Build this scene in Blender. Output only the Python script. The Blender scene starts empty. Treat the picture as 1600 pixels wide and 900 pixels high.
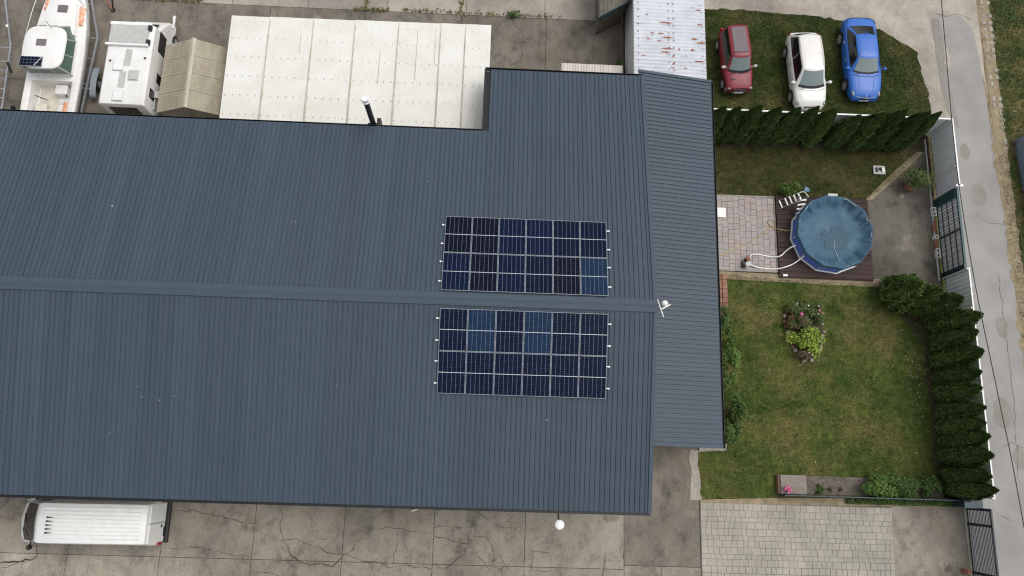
import bpy, bmesh, math, random
import numpy as np
from mathutils import Vector, Matrix, Euler
from mathutils.geometry import tessellate_polygon

S = bpy.context.scene
COL = S.collection
R = math.radians
rng = np.random.default_rng(7)
random.seed(7)

# ------------------------------------------------------------------ camera, sky, sun, exposure
cam_d = bpy.data.cameras.new('camera')
cam_d.sensor_width = 36.0
cam_d.lens = 36.0 * 1181.27 / 1600.0
cam_d.clip_end = 2000.0
cam = bpy.data.objects.new('camera', cam_d)
COL.objects.link(cam)
cam.matrix_world = Matrix.Translation((0, 0, 36.97)) @ (
    Matrix.Rotation(0.2291, 4, 'X') @ Matrix.Rotation(-0.0254, 4, 'Y') @ Matrix.Rotation(0.0364, 4, 'Z'))
S.camera = cam

SUN_EL, SUN_AZ = R(63), R(72)          # azimuth clockwise from +Y
world = bpy.data.worlds.new('World')
S.world = world
world.use_nodes = True
wn = world.node_tree
bg = wn.nodes['Background']
sky = wn.nodes.new('ShaderNodeTexSky')
sky.sky_type = 'NISHITA'
sky.sun_disc = False
sky.sun_elevation = SUN_EL
sky.sun_rotation = SUN_AZ
sky.dust_density = 4.0
hs = wn.nodes.new('ShaderNodeHueSaturation')   # overcast: the cloud deck greys the blue
hs.inputs['Saturation'].default_value = 0.22
wn.links.new(sky.outputs[0], hs.inputs['Color'])
wn.links.new(hs.outputs[0], bg.inputs[0])
bg.inputs[1].default_value = 0.15
sun_d = bpy.data.lights.new('sun', 'SUN')
sun_d.energy = 0.6
sun_d.angle = R(34)
sun_d.color = (1.0, 0.97, 0.93)
sun = bpy.data.objects.new('sun', sun_d)
COL.objects.link(sun)
sd = Vector((math.sin(SUN_AZ) * math.cos(SUN_EL), math.cos(SUN_AZ) * math.cos(SUN_EL), math.sin(SUN_EL)))
sun.rotation_euler = sd.to_track_quat('Z', 'Y').to_euler()
S.view_settings.view_transform = 'Standard'
S.view_settings.look = 'None'
S.view_settings.exposure = 0.24
S.view_settings.gamma = 1.0
S.view_settings.use_curve_mapping = False
S.cycles.filter_width = 1.15

# ------------------------------------------------------------------ materials
MATS = {}
def new_mat(name):
    m = bpy.data.materials.new(name)
    m.use_nodes = True
    nt = m.node_tree
    b = nt.nodes['Principled BSDF']
    MATS[name] = m
    return m, nt, b
def N(nt, t, **kw):
    n = nt.nodes.new(t)
    for k, v in kw.items():
        if k in n.inputs: n.inputs[k].default_value = v
        else: setattr(n, k, v)
    return n
def ramp(nt, src, stops):
    r = nt.nodes.new('ShaderNodeValToRGB')
    while len(r.color_ramp.elements) < len(stops): r.color_ramp.elements.new(0.5)
    for e, (p, c) in zip(r.color_ramp.elements, stops):
        e.position = p
        e.color = (*c, 1) if len(c) == 3 else c
    nt.links.new(src, r.inputs[0])
    return r.outputs[0]
def noise(nt, pos, scale, detail=4, rough=0.6, stretch=None):
    if stretch:
        mp = N(nt, 'ShaderNodeMapping'); mp.inputs['Scale'].default_value = stretch
        nt.links.new(pos, mp.inputs[0]); pos = mp.outputs[0]
    n = N(nt, 'ShaderNodeTexNoise', Scale=scale, Detail=detail, Roughness=rough)
    nt.links.new(pos, n.inputs['Vector'])
    return n.outputs[0]
def mix(nt, fac, a, b, mode='MIX'):
    m = nt.nodes.new('ShaderNodeMix'); m.data_type = 'RGBA'; m.blend_type = mode
    for idx, v in ((0, fac), (6, a), (7, b)):
        if hasattr(v, 'is_linked') or isinstance(v, bpy.types.NodeSocket): nt.links.new(v, m.inputs[idx])
        elif idx == 0: m.inputs[0].default_value = v
        else: m.inputs[idx].default_value = (*v, 1)
    return m.outputs[2]
def gray(v): return (v, v, v)
def mat(name, c1, c2=None, scale=2.0, rough=0.6, bump=0.0, bscale=None, metal=0.0, rnd=0.0, spec=0.5, coat=0.0, stretch=None, lo=0.35, hi=0.65, speck=0.0):
    m, nt, b = new_mat(name)
    pos = N(nt, 'ShaderNodeNewGeometry').outputs['Position']
    b.inputs['Roughness'].default_value = rough
    b.inputs['Metallic'].default_value = metal
    b.inputs['Specular IOR Level'].default_value = spec
    b.inputs['Coat Weight'].default_value = coat
    if c2 is None: c2 = tuple(x * 0.86 for x in c1)
    c = ramp(nt, noise(nt, pos, scale, 6, 0.62, stretch), [(lo, c1), (hi, c2)])
    if speck:
        f = ramp(nt, noise(nt, pos, 28, 3, 0.7), [(0.3, gray(1 - speck)), (0.7, gray(1 + speck))])
        c = mix(nt, 1.0, c, f, 'MULTIPLY')
    if rnd:
        oi = N(nt, 'ShaderNodeObjectInfo').outputs['Random']
        f = ramp(nt, oi, [(0, gray(1 - rnd)), (1, gray(1 + rnd))])
        c = mix(nt, 1.0, c, f, 'MULTIPLY')
    nt.links.new(c, b.inputs['Base Color'])
    if bump:
        bp = N(nt, 'ShaderNodeBump', Strength=bump, Distance=0.02)
        nt.links.new(noise(nt, pos, bscale or scale * 6, 4), bp.inputs['Height'])
        nt.links.new(bp.outputs[0], b.inputs['Normal'])
    return m
def glassy(name, c, rough=0.08):
    m, nt, b = new_mat(name)
    b.inputs['Base Color'].default_value = (*c, 1)
    b.inputs['Roughness'].default_value = rough
    b.inputs['Specular IOR Level'].default_value = 0.6
    return m

def concrete(name, base, dark, warm, blot=0.35, rnd=0.08):
    m, nt, b = new_mat(name)
    pos = N(nt, 'ShaderNodeNewGeometry').outputs['Position']
    c = ramp(nt, noise(nt, pos, 0.55, 8, 0.68), [(0.30, dark), (0.46, base), (0.60, base), (0.75, warm)])
    st = ramp(nt, noise(nt, pos, 1.3, 9, 0.8, (1, .6, 1)), [(0.34, gray(1 - blot)), (0.5, gray(1.0)), (0.72, gray(1.18))])
    c = mix(nt, 1.0, c, st, 'MULTIPLY')
    big = ramp(nt, noise(nt, pos, 0.22, 5, 0.6), [(0.36, gray(0.70)), (0.5, gray(0.98)), (0.64, gray(1.16))])
    c = mix(nt, 1.0, c, big, 'MULTIPLY')
    br = ramp(nt, noise(nt, pos, 0.9, 6, 0.6), [(0.52, (0, 0, 0)), (0.70, (1, 1, 1))])
    sc = nt.nodes.new('ShaderNodeMath'); sc.operation = 'MULTIPLY'; sc.inputs[1].default_value = 0.35
    nt.links.new(br, sc.inputs[0])
    c = mix(nt, sc.outputs[0], c, (base[0] * .62, base[1] * .52, base[2] * .36))
    fine = ramp(nt, noise(nt, pos, 17, 6, 0.85), [(0.28, gray(0.55)), (0.5, gray(1.0)), (0.72, gray(1.4))])
    c = mix(nt, 1.0, c, fine, 'MULTIPLY')
    oi = N(nt, 'ShaderNodeObjectInfo').outputs['Random']
    c = mix(nt, 1.0, c, ramp(nt, oi, [(0, gray(1 - rnd)), (1, gray(1 + rnd))]), 'MULTIPLY')
    nt.links.new(c, b.inputs['Base Color'])
    b.inputs['Roughness'].default_value = 0.9
    b.inputs['Specular IOR Level'].default_value = 0.25
    bp = N(nt, 'ShaderNodeBump', Strength=0.5, Distance=0.02)
    nt.links.new(noise(nt, pos, 9, 6, 0.75), bp.inputs['Height'])
    nt.links.new(bp.outputs[0], b.inputs['Normal'])
    return m
def grassy(name, g1, g2, dry, soil, dry_amt=0.6, patch=0.5):
    m, nt, b = new_mat(name)
    pos = N(nt, 'ShaderNodeNewGeometry').outputs['Position']
    c = ramp(nt, noise(nt, pos, 0.8, 5, 0.6), [(0.35, g1), (0.62, g2)])
    d = ramp(nt, noise(nt, pos, patch, 7, 0.72), [(0.46, (0, 0, 0)), (0.68, gray(dry_amt))])
    c = mix(nt, d, c, dry)
    s = ramp(nt, noise(nt, pos, 1.1, 6, 0.75), [(0.60, (0, 0, 0)), (0.75, gray(0.8))])
    c = mix(nt, s, c, soil)
    f = ramp(nt, noise(nt, pos, 13, 5, 0.8), [(0.28, gray(0.5)), (0.5, gray(1)), (0.74, gray(1.55))])
    c = mix(nt, 1.0, c, f, 'MULTIPLY')
    f2 = ramp(nt, noise(nt, pos, 3.2, 6, 0.7), [(0.32, gray(0.82)), (0.5, gray(1.05)), (0.68, gray(1.32))])
    c = mix(nt, 1.0, c, f2, 'MULTIPLY')
    nt.links.new(c, b.inputs['Base Color'])
    b.inputs['Roughness'].default_value = 0.95
    b.inputs['Specular IOR Level'].default_value = 0.15
    bp = N(nt, 'ShaderNodeBump', Strength=0.9, Distance=0.05)
    nt.links.new(noise(nt, pos, 16, 4, 0.8), bp.inputs['Height'])
    nt.links.new(bp.outputs[0], b.inputs['Normal'])
    return m
def leafy(name, c1, c2, scale=5.0, rnd=0.12, fine=0.35):
    m, nt, b = new_mat(name)
    pos = N(nt, 'ShaderNodeNewGeometry').outputs['Position']
    c = ramp(nt, noise(nt, pos, scale, 4, 0.7), [(0.34, c1), (0.66, c2)])
    f = ramp(nt, noise(nt, pos, 35, 2, 0.6), [(0.35, gray(1 - fine)), (0.65, gray(1 + fine))])
    c = mix(nt, 1.0, c, f, 'MULTIPLY')
    oi = N(nt, 'ShaderNodeObjectInfo').outputs['Random']
    c = mix(nt, 1.0, c, ramp(nt, oi, [(0, gray(1 - rnd)), (1, gray(1 + rnd))]), 'MULTIPLY')
    nt.links.new(c, b.inputs['Base Color'])
    b.inputs['Roughness'].default_value = 0.7
    b.inputs['Specular IOR Level'].default_value = 0.25
    return m

M_roof = mat('anthracite_sheet', (0.047, 0.069, 0.093), (0.059, 0.082, 0.108), 0.5, 0.55, rnd=0.055, spec=0.28, speck=0.06, stretch=(5, .16, 1), lo=.3, hi=.7)
M_roof2 = mat('anthracite_lean', (0.051, 0.071, 0.094), (0.060, 0.081, 0.105), 0.5, 0.5, rnd=0.03, spec=0.3, speck=0.06, stretch=(.2, 4, 1), lo=.3, hi=.7)
M_trim = mat('anthracite_trim', (0.058, 0.081, 0.106), (0.051, 0.073, 0.097), 3, 0.55, spec=.28)
M_gutter = mat('dark_gutter', (0.012, 0.014, 0.017), None, 3, 0.5)
M_plaster = mat('pale_plaster', (0.42, 0.40, 0.36), (0.34, 0.32, 0.29), 1.2, 0.9, 0.2)
M_conc = concrete('yard_concrete', (0.278, 0.248, 0.203), (0.115, 0.102, 0.083), (0.39, 0.35, 0.285), 0.42)
M_concd = concrete('dark_concrete', (0.185, 0.164, 0.134), (0.085, 0.077, 0.066), (0.34, 0.30, 0.245), 0.42)
M_concp = concrete('pool_side_concrete', (0.150, 0.136, 0.112), (0.065, 0.060, 0.052), (0.25, 0.225, 0.18), 0.35)
M_fore = concrete('forecourt_concrete', (0.36, 0.325, 0.275), (0.26, 0.235, 0.20), (0.42, 0.375, 0.31), 0.18)
M_lane = mat('lane_asphalt', (0.325, 0.315, 0.298), (0.255, 0.246, 0.233), 0.5, 0.9, 0.3, 20, speck=0.2, spec=0.2)
M_crack = mat('crack_dirt', (0.045, 0.037, 0.027), (0.075, 0.055, 0.035), 3, 1.0)
M_rustcrack = mat('rusty_crack_dirt', (0.085, 0.05, 0.024), (0.05, 0.034, 0.02), 3, 1.0)
M_soil = mat('soil', (0.12, 0.10, 0.085), (0.19, 0.165, 0.14), 3, 1.0, 0.6, 15, speck=0.3)
M_drysoil = mat('dry_edge', (0.32, 0.26, 0.165), (0.20, 0.16, 0.10), 2.2, 1.0, 0.5, 15, speck=0.2)
M_lawn = grassy('lawn', (0.043, 0.074, 0.015), (0.090, 0.115, 0.027), (0.20, 0.155, 0.065), (0.10, 0.078, 0.038), 0.8, 0.36)
M_carlawn = grassy('dark_lawn', (0.022, 0.040, 0.010), (0.046, 0.063, 0.016), (0.14, 0.115, 0.048), (0.085, 0.065, 0.034), 0.6, 0.5)  # parking lawn: a darker green turf than the garden lawn
M_backlawn = grassy('back_lawn', (0.035, 0.046, 0.013), (0.064, 0.067, 0.022), (0.13, 0.10, 0.045), (0.07, 0.053, 0.03), 0.6, 0.5)
M_verge = grassy('verge', (0.030, 0.052, 0.014), (0.065, 0.085, 0.028), (0.24, 0.18, 0.09), (0.21, 0.16, 0.09), 0.9, 0.55)
M_ground = grassy('ground', (0.05, 0.066, 0.02), (0.10, 0.10, 0.04), (0.20, 0.16, 0.08), (0.15, 0.12, 0.07), 0.8, 0.2)
M_blade = leafy('grass_blades', (0.042, 0.066, 0.014), (0.105, 0.115, 0.03), 1.5)
M_bladed = leafy('dark_grass_blades', (0.024, 0.042, 0.010), (0.062, 0.078, 0.02), 1.5)
M_bladey = leafy('dry_grass_blades', (0.20, 0.16, 0.06), (0.07, 0.085, 0.025), 2.5)
M_thuja = leafy('thuja_leaf', (0.044, 0.080, 0.021), (0.125, 0.185, 0.047), 7, 0.2, 0.5)
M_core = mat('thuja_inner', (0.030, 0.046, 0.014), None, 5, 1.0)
M_bark = mat('bark', (0.09, 0.06, 0.04), None, 12, 0.95, 0.5)
M_leaf = leafy('green_leaf', (0.055, 0.11, 0.020), (0.12, 0.19, 0.04), 6)
M_leafd = leafy('deep_green_leaf', (0.040, 0.08, 0.018), (0.09, 0.145, 0.036), 6)
M_lime = leafy('lime_leaf', (0.13, 0.21, 0.028), (0.31, 0.40, 0.06), 7)
M_olive = leafy('rose_leaf', (0.045, 0.08, 0.022), (0.12, 0.15, 0.045), 7)
M_redleaf = leafy('reddish_leaf', (0.13, 0.075, 0.045), (0.075, 0.075, 0.03), 7)
M_pink = mat('pink_petal', (0.75, 0.16, 0.34), (0.6, 0.10, 0.28), 20, 0.7)
M_palepink = mat('pale_pink_petal', (0.75, 0.45, 0.45), (0.7, 0.3, 0.35), 20, 0.7)
M_white = mat('white_paint', (0.80, 0.80, 0.785), (0.74, 0.735, 0.71), 2.0, 0.4)
M_member = mat('white_membrane', (0.735, 0.725, 0.675), (0.66, 0.645, 0.58), 0.7, 0.75, speck=0.03)
M_memdirt = mat('membrane_seam_dirt', (0.36, 0.33, 0.25), (0.56, 0.53, 0.44), 2.5, 0.9)
M_screw = mat('screw_head', (0.52, 0.50, 0.44), None, 5, 0.7)
M_gel = mat('gelcoat', (0.82, 0.81, 0.79), (0.76, 0.745, 0.71), 1.5, 0.3, coat=0.3)
M_geld = mat('dirty_gelcoat', (0.72, 0.69, 0.60), (0.55, 0.51, 0.42), 1.6, 0.5)
M_camper = mat('camper_white', (0.80, 0.795, 0.775), (0.72, 0.71, 0.68), 1.2, 0.45)
M_lgrey = mat('light_grey_plastic', (0.50, 0.50, 0.48), (0.42, 0.42, 0.40), 4, 0.6)
M_beige = mat('beige_sheet', (0.40, 0.36, 0.275), (0.27, 0.235, 0.17), 1.4, 0.85, stretch=(1, .35, 1), speck=0.12)
M_beigew = mat('beige_wall', (0.50, 0.47, 0.38), (0.42, 0.39, 0.31), 1.2, 0.85)
M_zinc = mat('zinc_fence', (0.84, 0.85, 0.855), (0.78, 0.79, 0.80), 1.2, 0.5, rnd=0.04)
M_steel = mat('galvanised_steel', (0.38, 0.40, 0.42), (0.30, 0.32, 0.34), 3, 0.5, metal=0.3)
M_teal = mat('teal_gate_paint', (0.018, 0.075, 0.075), (0.014, 0.055, 0.058), 3, 0.5)
M_slate = mat('gate_slat', (0.52, 0.525, 0.53), (0.42, 0.425, 0.43), 3, 0.6, rnd=0.1)
M_dgate = mat('dark_gate_paint', (0.016, 0.027, 0.036), (0.012, 0.02, 0.027), 3, 0.45)
M_black = mat('black_plastic', (0.015, 0.015, 0.016), None, 5, 0.5)
M_rubber = mat('rubber', (0.02, 0.02, 0.02), None, 5, 0.85)
M_alu = mat('aluminium', (0.55, 0.56, 0.57), None, 5, 0.35, metal=0.8)
M_rim = mat('alloy_rim', (0.62, 0.62, 0.62), None, 5, 0.35, metal=0.5)
M_rust = mat('rust', (0.25, 0.085, 0.045), (0.33, 0.15, 0.10), 6, 0.95)
M_orange = mat('orange_tarp', (0.70, 0.26, 0.10), (0.80, 0.55, 0.40), 6, 0.8)
M_plank = mat('deck_plank', (0.060, 0.034, 0.029), (0.036, 0.020, 0.0175), 1.6, 0.85, rnd=0.14, stretch=(.4, 5, 1), speck=0.1)
M_paver = None
M_block = mat('grey_block', (0.375, 0.348, 0.288), (0.295, 0.272, 0.228), 0.6, 0.9, 0.3, 30, rnd=0.08, speck=0.08)
M_joint = mat('joint_sand', (0.20, 0.185, 0.16), (0.15, 0.14, 0.12), 4, 1.0)
M_curb = mat('pale_kerb', (0.36, 0.33, 0.28), (0.27, 0.245, 0.205), 4, 0.9, rnd=0.08, speck=0.1)
M_bluewall = mat('blue_liner', (0.10, 0.18, 0.60), (0.11, 0.20, 0.64), 3, 0.5)
M_cover = mat('pool_cover', (0.034, 0.086, 0.138), (0.074, 0.142, 0.198), 1.1, 0.6, spec=0.25)
M_wet = mat('wet_cover', (0.018, 0.066, 0.105), (0.024, 0.078, 0.12), 1.5, 0.45, spec=0.25)
M_strip = mat('cell_gap_strip', (0.52, 0.53, 0.55), None, 3, 0.4)
M_pvfr = mat('panel_frame', (0.36, 0.37, 0.38), None, 3, 0.45, metal=0.3)
M_back = mat('panel_backsheet', (0.19, 0.22, 0.29), None, 3, 0.35)
M_redp = mat('red_paint', (0.21, 0.012, 0.026), (0.19, 0.011, 0.024), 3, 0.45, coat=0.08)
M_whitep = mat('cream_paint', (0.72, 0.705, 0.665), (0.69, 0.675, 0.635), 3, 0.3, coat=0.5)
M_bluep = mat('blue_paint', (0.026, 0.135, 0.50), (0.023, 0.12, 0.46), 3, 0.42, coat=0.1)
M_greyroof = mat('grey_roof_cover', (0.14, 0.115, 0.125), (0.18, 0.15, 0.155), 8, 0.7, speck=0.15)
M_wind = glassy('windscreen_glass', (0.19, 0.235, 0.235), 0.2)
M_glass = glassy('dark_glass', (0.008, 0.009, 0.010), 0.12)
M_greeng = glassy('green_glass', (0.10, 0.16, 0.13), 0.15)
M_redl = mat('red_lamp', (0.35, 0.01, 0.012), None, 5, 0.3)
M_headl = mat('headlamp', (0.30, 0.32, 0.34), (0.12, 0.13, 0.14), 9, 0.15)
M_bumper = mat('grey_bumper', (0.13, 0.13, 0.13), None, 6, 0.7)
M_plate = mat('blank_plate', (0.65, 0.65, 0.63), None, 6, 0.5)
M_yhose = mat('yellow_hose', (0.50, 0.35, 0.12), None, 6, 0.6)
M_brick = mat('edging_brick', (0.21, 0.09, 0.06), (0.30, 0.17, 0.12), 5, 0.95, 0.4, rnd=0.15)
M_stone = mat('edging_stone', (0.30, 0.25, 0.21), (0.20, 0.165, 0.14), 4, 0.95, 0.5, rnd=0.15)
M_slab = mat('coarse_slab', (0.27, 0.235, 0.20), (0.20, 0.17, 0.145), 5, 0.95, 0.6, 20, speck=0.25)
M_bluebox = mat('blue_grey_sheet', (0.15, 0.19, 0.26), None, 3, 0.5)
M_tealroof = mat('teal_edge', (0.016, 0.05, 0.062), None, 3, 0.5)
M_greyribs = mat('weathered_grey_sheet', (0.16, 0.14, 0.11), (0.10, 0.09, 0.075), 2, 0.9)

# patio pavers: each one its own pinkish or greyish tone
m, nt, b = new_mat('patio_paver'); M_paver = m
oi = N(nt, 'ShaderNodeObjectInfo').outputs['Random']
c = ramp(nt, oi, [(0.0, (0.33, 0.285, 0.265)), (0.3, (0.385, 0.35, 0.325)), (0.55, (0.36, 0.295, 0.275)), (0.8, (0.33, 0.31, 0.305)), (1.0, (0.40, 0.325, 0.285))])
pos = N(nt, 'ShaderNodeNewGeometry').outputs['Position']
c = mix(nt, 1.0, c, ramp(nt, noise(nt, pos, 14, 6, 0.75), [(0.3, gray(0.82)), (0.7, gray(1.15))]), 'MULTIPLY')
nt.links.new(c, b.inputs['Base Color']); b.inputs['Roughness'].default_value = 0.9

# solar cells: deep blue, module tone from the batch it came from
def cellmat(name, c):
    m, nt, b = new_mat(name)
    pos = N(nt, 'ShaderNodeNewGeometry').outputs['Position']
    f = ramp(nt, noise(nt, pos, 5, 3, 0.6), [(0.3, gray(0.8)), (0.7, gray(1.25))])
    nt.links.new(mix(nt, 1.0, c, f, 'MULTIPLY'), b.inputs['Base Color'])
    b.inputs['Roughness'].default_value = 0.3
    b.inputs['Specular IOR Level'].default_value = 0.07
    return m
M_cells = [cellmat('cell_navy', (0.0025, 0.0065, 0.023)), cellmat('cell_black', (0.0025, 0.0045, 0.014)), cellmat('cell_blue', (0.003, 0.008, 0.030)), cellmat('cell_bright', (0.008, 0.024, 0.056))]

# rusty white corrugated sheet
m, nt, b = new_mat('rusty_white_sheet'); M_rusty = m
pos = N(nt, 'ShaderNodeNewGeometry').outputs['Position']
c = ramp(nt, noise(nt, pos, 1.2, 5, 0.6), [(0.35, (0.60, 0.62, 0.66)), (0.65, (0.50, 0.52, 0.56))])
r_ = ramp(nt, noise(nt, pos, 1.9, 6, 0.75, (.55, 1.6, 1)), [(0.615, (0, 0, 0)), (0.66, (1, 1, 1))])
c = mix(nt, r_, c, (0.30, 0.13, 0.10))
nt.links.new(c, b.inputs['Base Color']); b.inputs['Roughness'].default_value = 0.6

# ------------------------------------------------------------------ mesh helpers
class MB:
    def __init__(s): s.v = []; s.f = []; s.mi = []; s.m = 0
    def add(s, vs, fs):
        o = len(s.v); s.v += [tuple(p) for p in vs]
        s.f += [tuple(i + o for i in f) for f in fs]; s.mi += [s.m] * len(fs)
        return s
    def box(s, x0, x1, y0, y1, z0, z1, mtx=None):
        vs = [Vector(p) for p in ((x0, y0, z0), (x1, y0, z0), (x1, y1, z0), (x0, y1, z0), (x0, y0, z1), (x1, y0, z1), (x1, y1, z1), (x0, y1, z1))]
        if mtx is not None: vs = [mtx @ p for p in vs]
        return s.add(vs, [(3, 2, 1, 0), (4, 5, 6, 7), (0, 1, 5, 4), (1, 2, 6, 5), (2, 3, 7, 6), (3, 0, 4, 7)])
    def bar(s, p, q, w, h):          # square bar between two points
        p, q = Vector(p), Vector(q); d = q - p; L = d.length
        mt = Matrix.Translation(p) @ d.to_track_quat('X', 'Z').to_matrix().to_4x4()
        return s.box(0, L, -w / 2, w / 2, -h / 2, h / 2, mt)
    def prism(s, poly, z0, z1):
        n = len(poly)
        a = sum(poly[i][0] * poly[(i + 1) % n][1] - poly[(i + 1) % n][0] * poly[i][1] for i in range(n))
        if a < 0: poly = poly[::-1]
        vs = [(x, y, z0) for x, y in poly] + [(x, y, z1) for x, y in poly]
        tr = tessellate_polygon([[Vector((x, y, 0)) for x, y in poly]])
        fs = []
        for t in tr:
            (ax, ay), (bx, by), (cx, cy) = (poly[i] for i in t)
            if (bx - ax) * (cy - ay) - (by - ay) * (cx - ax) < 0: t = t[::-1]
            fs.append(tuple(i + n for i in t)); fs.append(tuple(t[::-1]))
        fs += [(i, (i + 1) % n, (i + 1) % n + n, i + n) for i in range(n)]
        return s.add(vs, fs)
    def loft(s, rings, closed=True, cap=True):
        n = len(rings[0]); vs = [p for r in rings for p in r]; fs = []
        for k in range(len(rings) - 1):
            for i in range(n if closed else n - 1):
                j = (i + 1) % n
                fs.append((k * n + i, k * n + j, (k + 1) * n + j, (k + 1) * n + i))
        if cap and closed:
            fs.append(tuple(range(n))[::-1]); fs.append(tuple((len(rings) - 1) * n + i for i in range(n)))
        return s.add(vs, fs)
    def cyl(s, p, q, r0, r1=None, n=14):
        r1 = r0 if r1 is None else r1
        p, q = Vector(p), Vector(q); rot = (q - p).to_track_quat('Z', 'Y')
        rings = []
        for c, r in ((p, r0), (q, r1)):
            rings.append([c + rot @ Vector((r * math.cos(2 * math.pi * i / n), r * math.sin(2 * math.pi * i / n), 0)) for i in range(n)])
        return s.loft(rings)
    def tube(s, pts, r, n=8, sm=6):
        P = [Vector(p) for p in pts]
        if sm > 1 and len(P) > 2:
            out = []
            for i in range(len(P) - 1):
                p0 = P[max(i - 1, 0)]; p1 = P[i]; p2 = P[i + 1]; p3 = P[min(i + 2, len(P) - 1)]
                for k in range(sm):
                    t = k / sm
                    out.append(0.5 * ((2 * p1) + (p2 - p0) * t + (2 * p0 - 5 * p1 + 4 * p2 - p3) * t * t + (3 * p1 - p0 - 3 * p2 + p3) * t ** 3))
            P = out + [P[-1]]
        rings = []
        for i, c in enumerate(P):
            d = P[min(i + 1, len(P) - 1)] - P[max(i - 1, 0)]
            rot = d.to_track_quat('Z', 'Y')
            rings.append([c + rot @ Vector((r * math.cos(2 * math.pi * k / n), r * math.sin(2 * math.pi * k / n), 0)) for k in range(n)])
        return s.loft(rings)
    def ell(s, c, rx, ry, rz, n=12, k=7, mtx=None):
        rings = []
        for j in range(1, k):
            a = math.pi * j / k - math.pi / 2
            rings.append([Vector((c[0] + rx * math.cos(a) * math.cos(2 * math.pi * i / n), c[1] + ry * math.cos(a) * math.sin(2 * math.pi * i / n), c[2] + rz * math.sin(a))) for i in range(n)])
        if mtx is not None: rings = [[mtx @ p for p in r] for r in rings]
        return s.loft(rings)
    def grid(s, P):                  # P[i][j] points
        n = len(P[0]); vs = [p for r in P for p in r]
        return s.add(vs, [(i * n + j, i * n + j + 1, (i + 1) * n + j + 1, (i + 1) * n + j) for i in range(len(P) - 1) for j in range(n - 1)])
    def mesh(s, name, mats, smooth=None, off=(0, 0, 0)):
        me = bpy.data.meshes.new(name)
        o = Vector(off)
        me.from_pydata([Vector(p) - o for p in s.v], [], s.f)
        for x in (mats if isinstance(mats, (list, tuple)) else [mats]): me.materials.append(x)
        me.polygons.foreach_set('material_index', s.mi)
        if smooth:
            me.polygons.foreach_set('use_smooth', [True] * len(s.f))
            me.set_sharp_from_angle(angle=R(smooth))
        me.update()
        return me
    def build(s, name, mats, parent=None, smooth=None, bevel=0, local=False):
        off = (0, 0, 0)
        if parent is not None and not local: off = wloc(parent)
        o = bpy.data.objects.new(name, s.mesh(name, mats, smooth, off))
        COL.objects.link(o)
        if parent is not None: o.parent = parent
        if bevel:
            bv = o.modifiers.new('bevel', 'BEVEL'); bv.width = bevel; bv.segments = 2; bv.limit_method = 'ANGLE'; bv.angle_limit = R(40)
        return o
def wloc(o):
    v = Vector((0, 0, 0))
    while o is not None: v += o.location; o = o.parent
    return v
def tag(o, label=None, cat=None, group=None, kind=None):
    if label: o['label'] = label
    if cat: o['category'] = cat
    if group: o['group'] = group
    if kind: o['kind'] = kind
    return o
def thing(name, label, cat, loc=(0, 0, 0), rz=0.0, group=None):
    o = bpy.data.objects.new(name, None); COL.objects.link(o)
    o.empty_display_size = 0.2
    o.location = loc; o.rotation_euler = (0, 0, rz)
    return tag(o, label, cat, group)
def inst(src, parent, loc=(0, 0, 0), rot=(0, 0, 0), scale=(1, 1, 1)):
    c = src.copy(); COL.objects.link(c); c.parent = parent
    c.location = loc; c.rotation_euler = rot; c.scale = scale
    return c
def copy_tree(o, parent=None):
    c = o.copy(); COL.objects.link(c); c.parent = parent
    for ch in list(o.children): copy_tree(ch, c)
    return c
def structure(name, mb, m, smooth=None, bevel=0): return tag(mb.build(name, m, None, smooth, bevel), kind='structure')
ORD = ['first', 'second', 'third', 'fourth', 'fifth', 'sixth', 'seventh', 'eighth', 'ninth', 'tenth', 'eleventh', 'twelfth', 'thirteenth', 'fourteenth', 'fifteenth']

def tri_mesh(name, V, F, m):
    me = bpy.data.meshes.new(name)
    n = len(V); k = F.shape[1]
    me.vertices.add(n); me.vertices.foreach_set('co', V.astype(np.float32).ravel())
    me.loops.add(F.size); me.loops.foreach_set('vertex_index', F.astype(np.int32).ravel())
    me.polygons.add(len(F)); me.polygons.foreach_set('loop_start', (np.arange(len(F)) * k).astype(np.int32))
    me.materials.append(m); me.update(calc_edges=True); me.validate()
    return me
def in_poly(P, poly):
    x, y = P[:, 0], P[:, 1]; c = np.zeros(len(P), bool); n = len(poly)
    for i in range(n):
        x0, y0 = poly[i]; x1, y1 = poly[(i + 1) % n]
        if y0 == y1: continue
        t = ((y0 > y) != (y1 > y)) & (x < (x1 - x0) * (y - y0) / (y1 - y0) + x0)
        c ^= t
    return c
def blades(name, poly, dens, m, z=0.02, hmin=0.04, hmax=0.09, w=0.018):
    poly = [tuple(p) for p in poly]; A = np.array(poly); lo, hi = A.min(0), A.max(0)
    n = int(dens * (hi - lo).prod())
    P = rng.uniform(lo, hi, (n, 2)); P = P[in_poly(P, poly)]; n = len(P)
    a = rng.uniform(0, 2 * np.pi, n); h = rng.uniform(hmin, hmax, n); ln = rng.uniform(0.3, 1.1, n) * h
    b = rng.uniform(0, 2 * np.pi, n)
    V = np.zeros((n, 3, 3)); dx, dy = np.cos(a) * w, np.sin(a) * w
    V[:, 0] = np.c_[P[:, 0] - dx, P[:, 1] - dy, np.full(n, z)]
    V[:, 1] = np.c_[P[:, 0] + dx, P[:, 1] + dy, np.full(n, z)]
    V[:, 2] = np.c_[P[:, 0] + np.cos(b) * ln, P[:, 1] + np.sin(b) * ln, z + h]
    o = bpy.data.objects.new(name, tri_mesh(name, V.reshape(-1, 3), np.arange(3 * n).reshape(-1, 3), m))
    COL.objects.link(o)
    return tag(o, kind='stuff')
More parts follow.
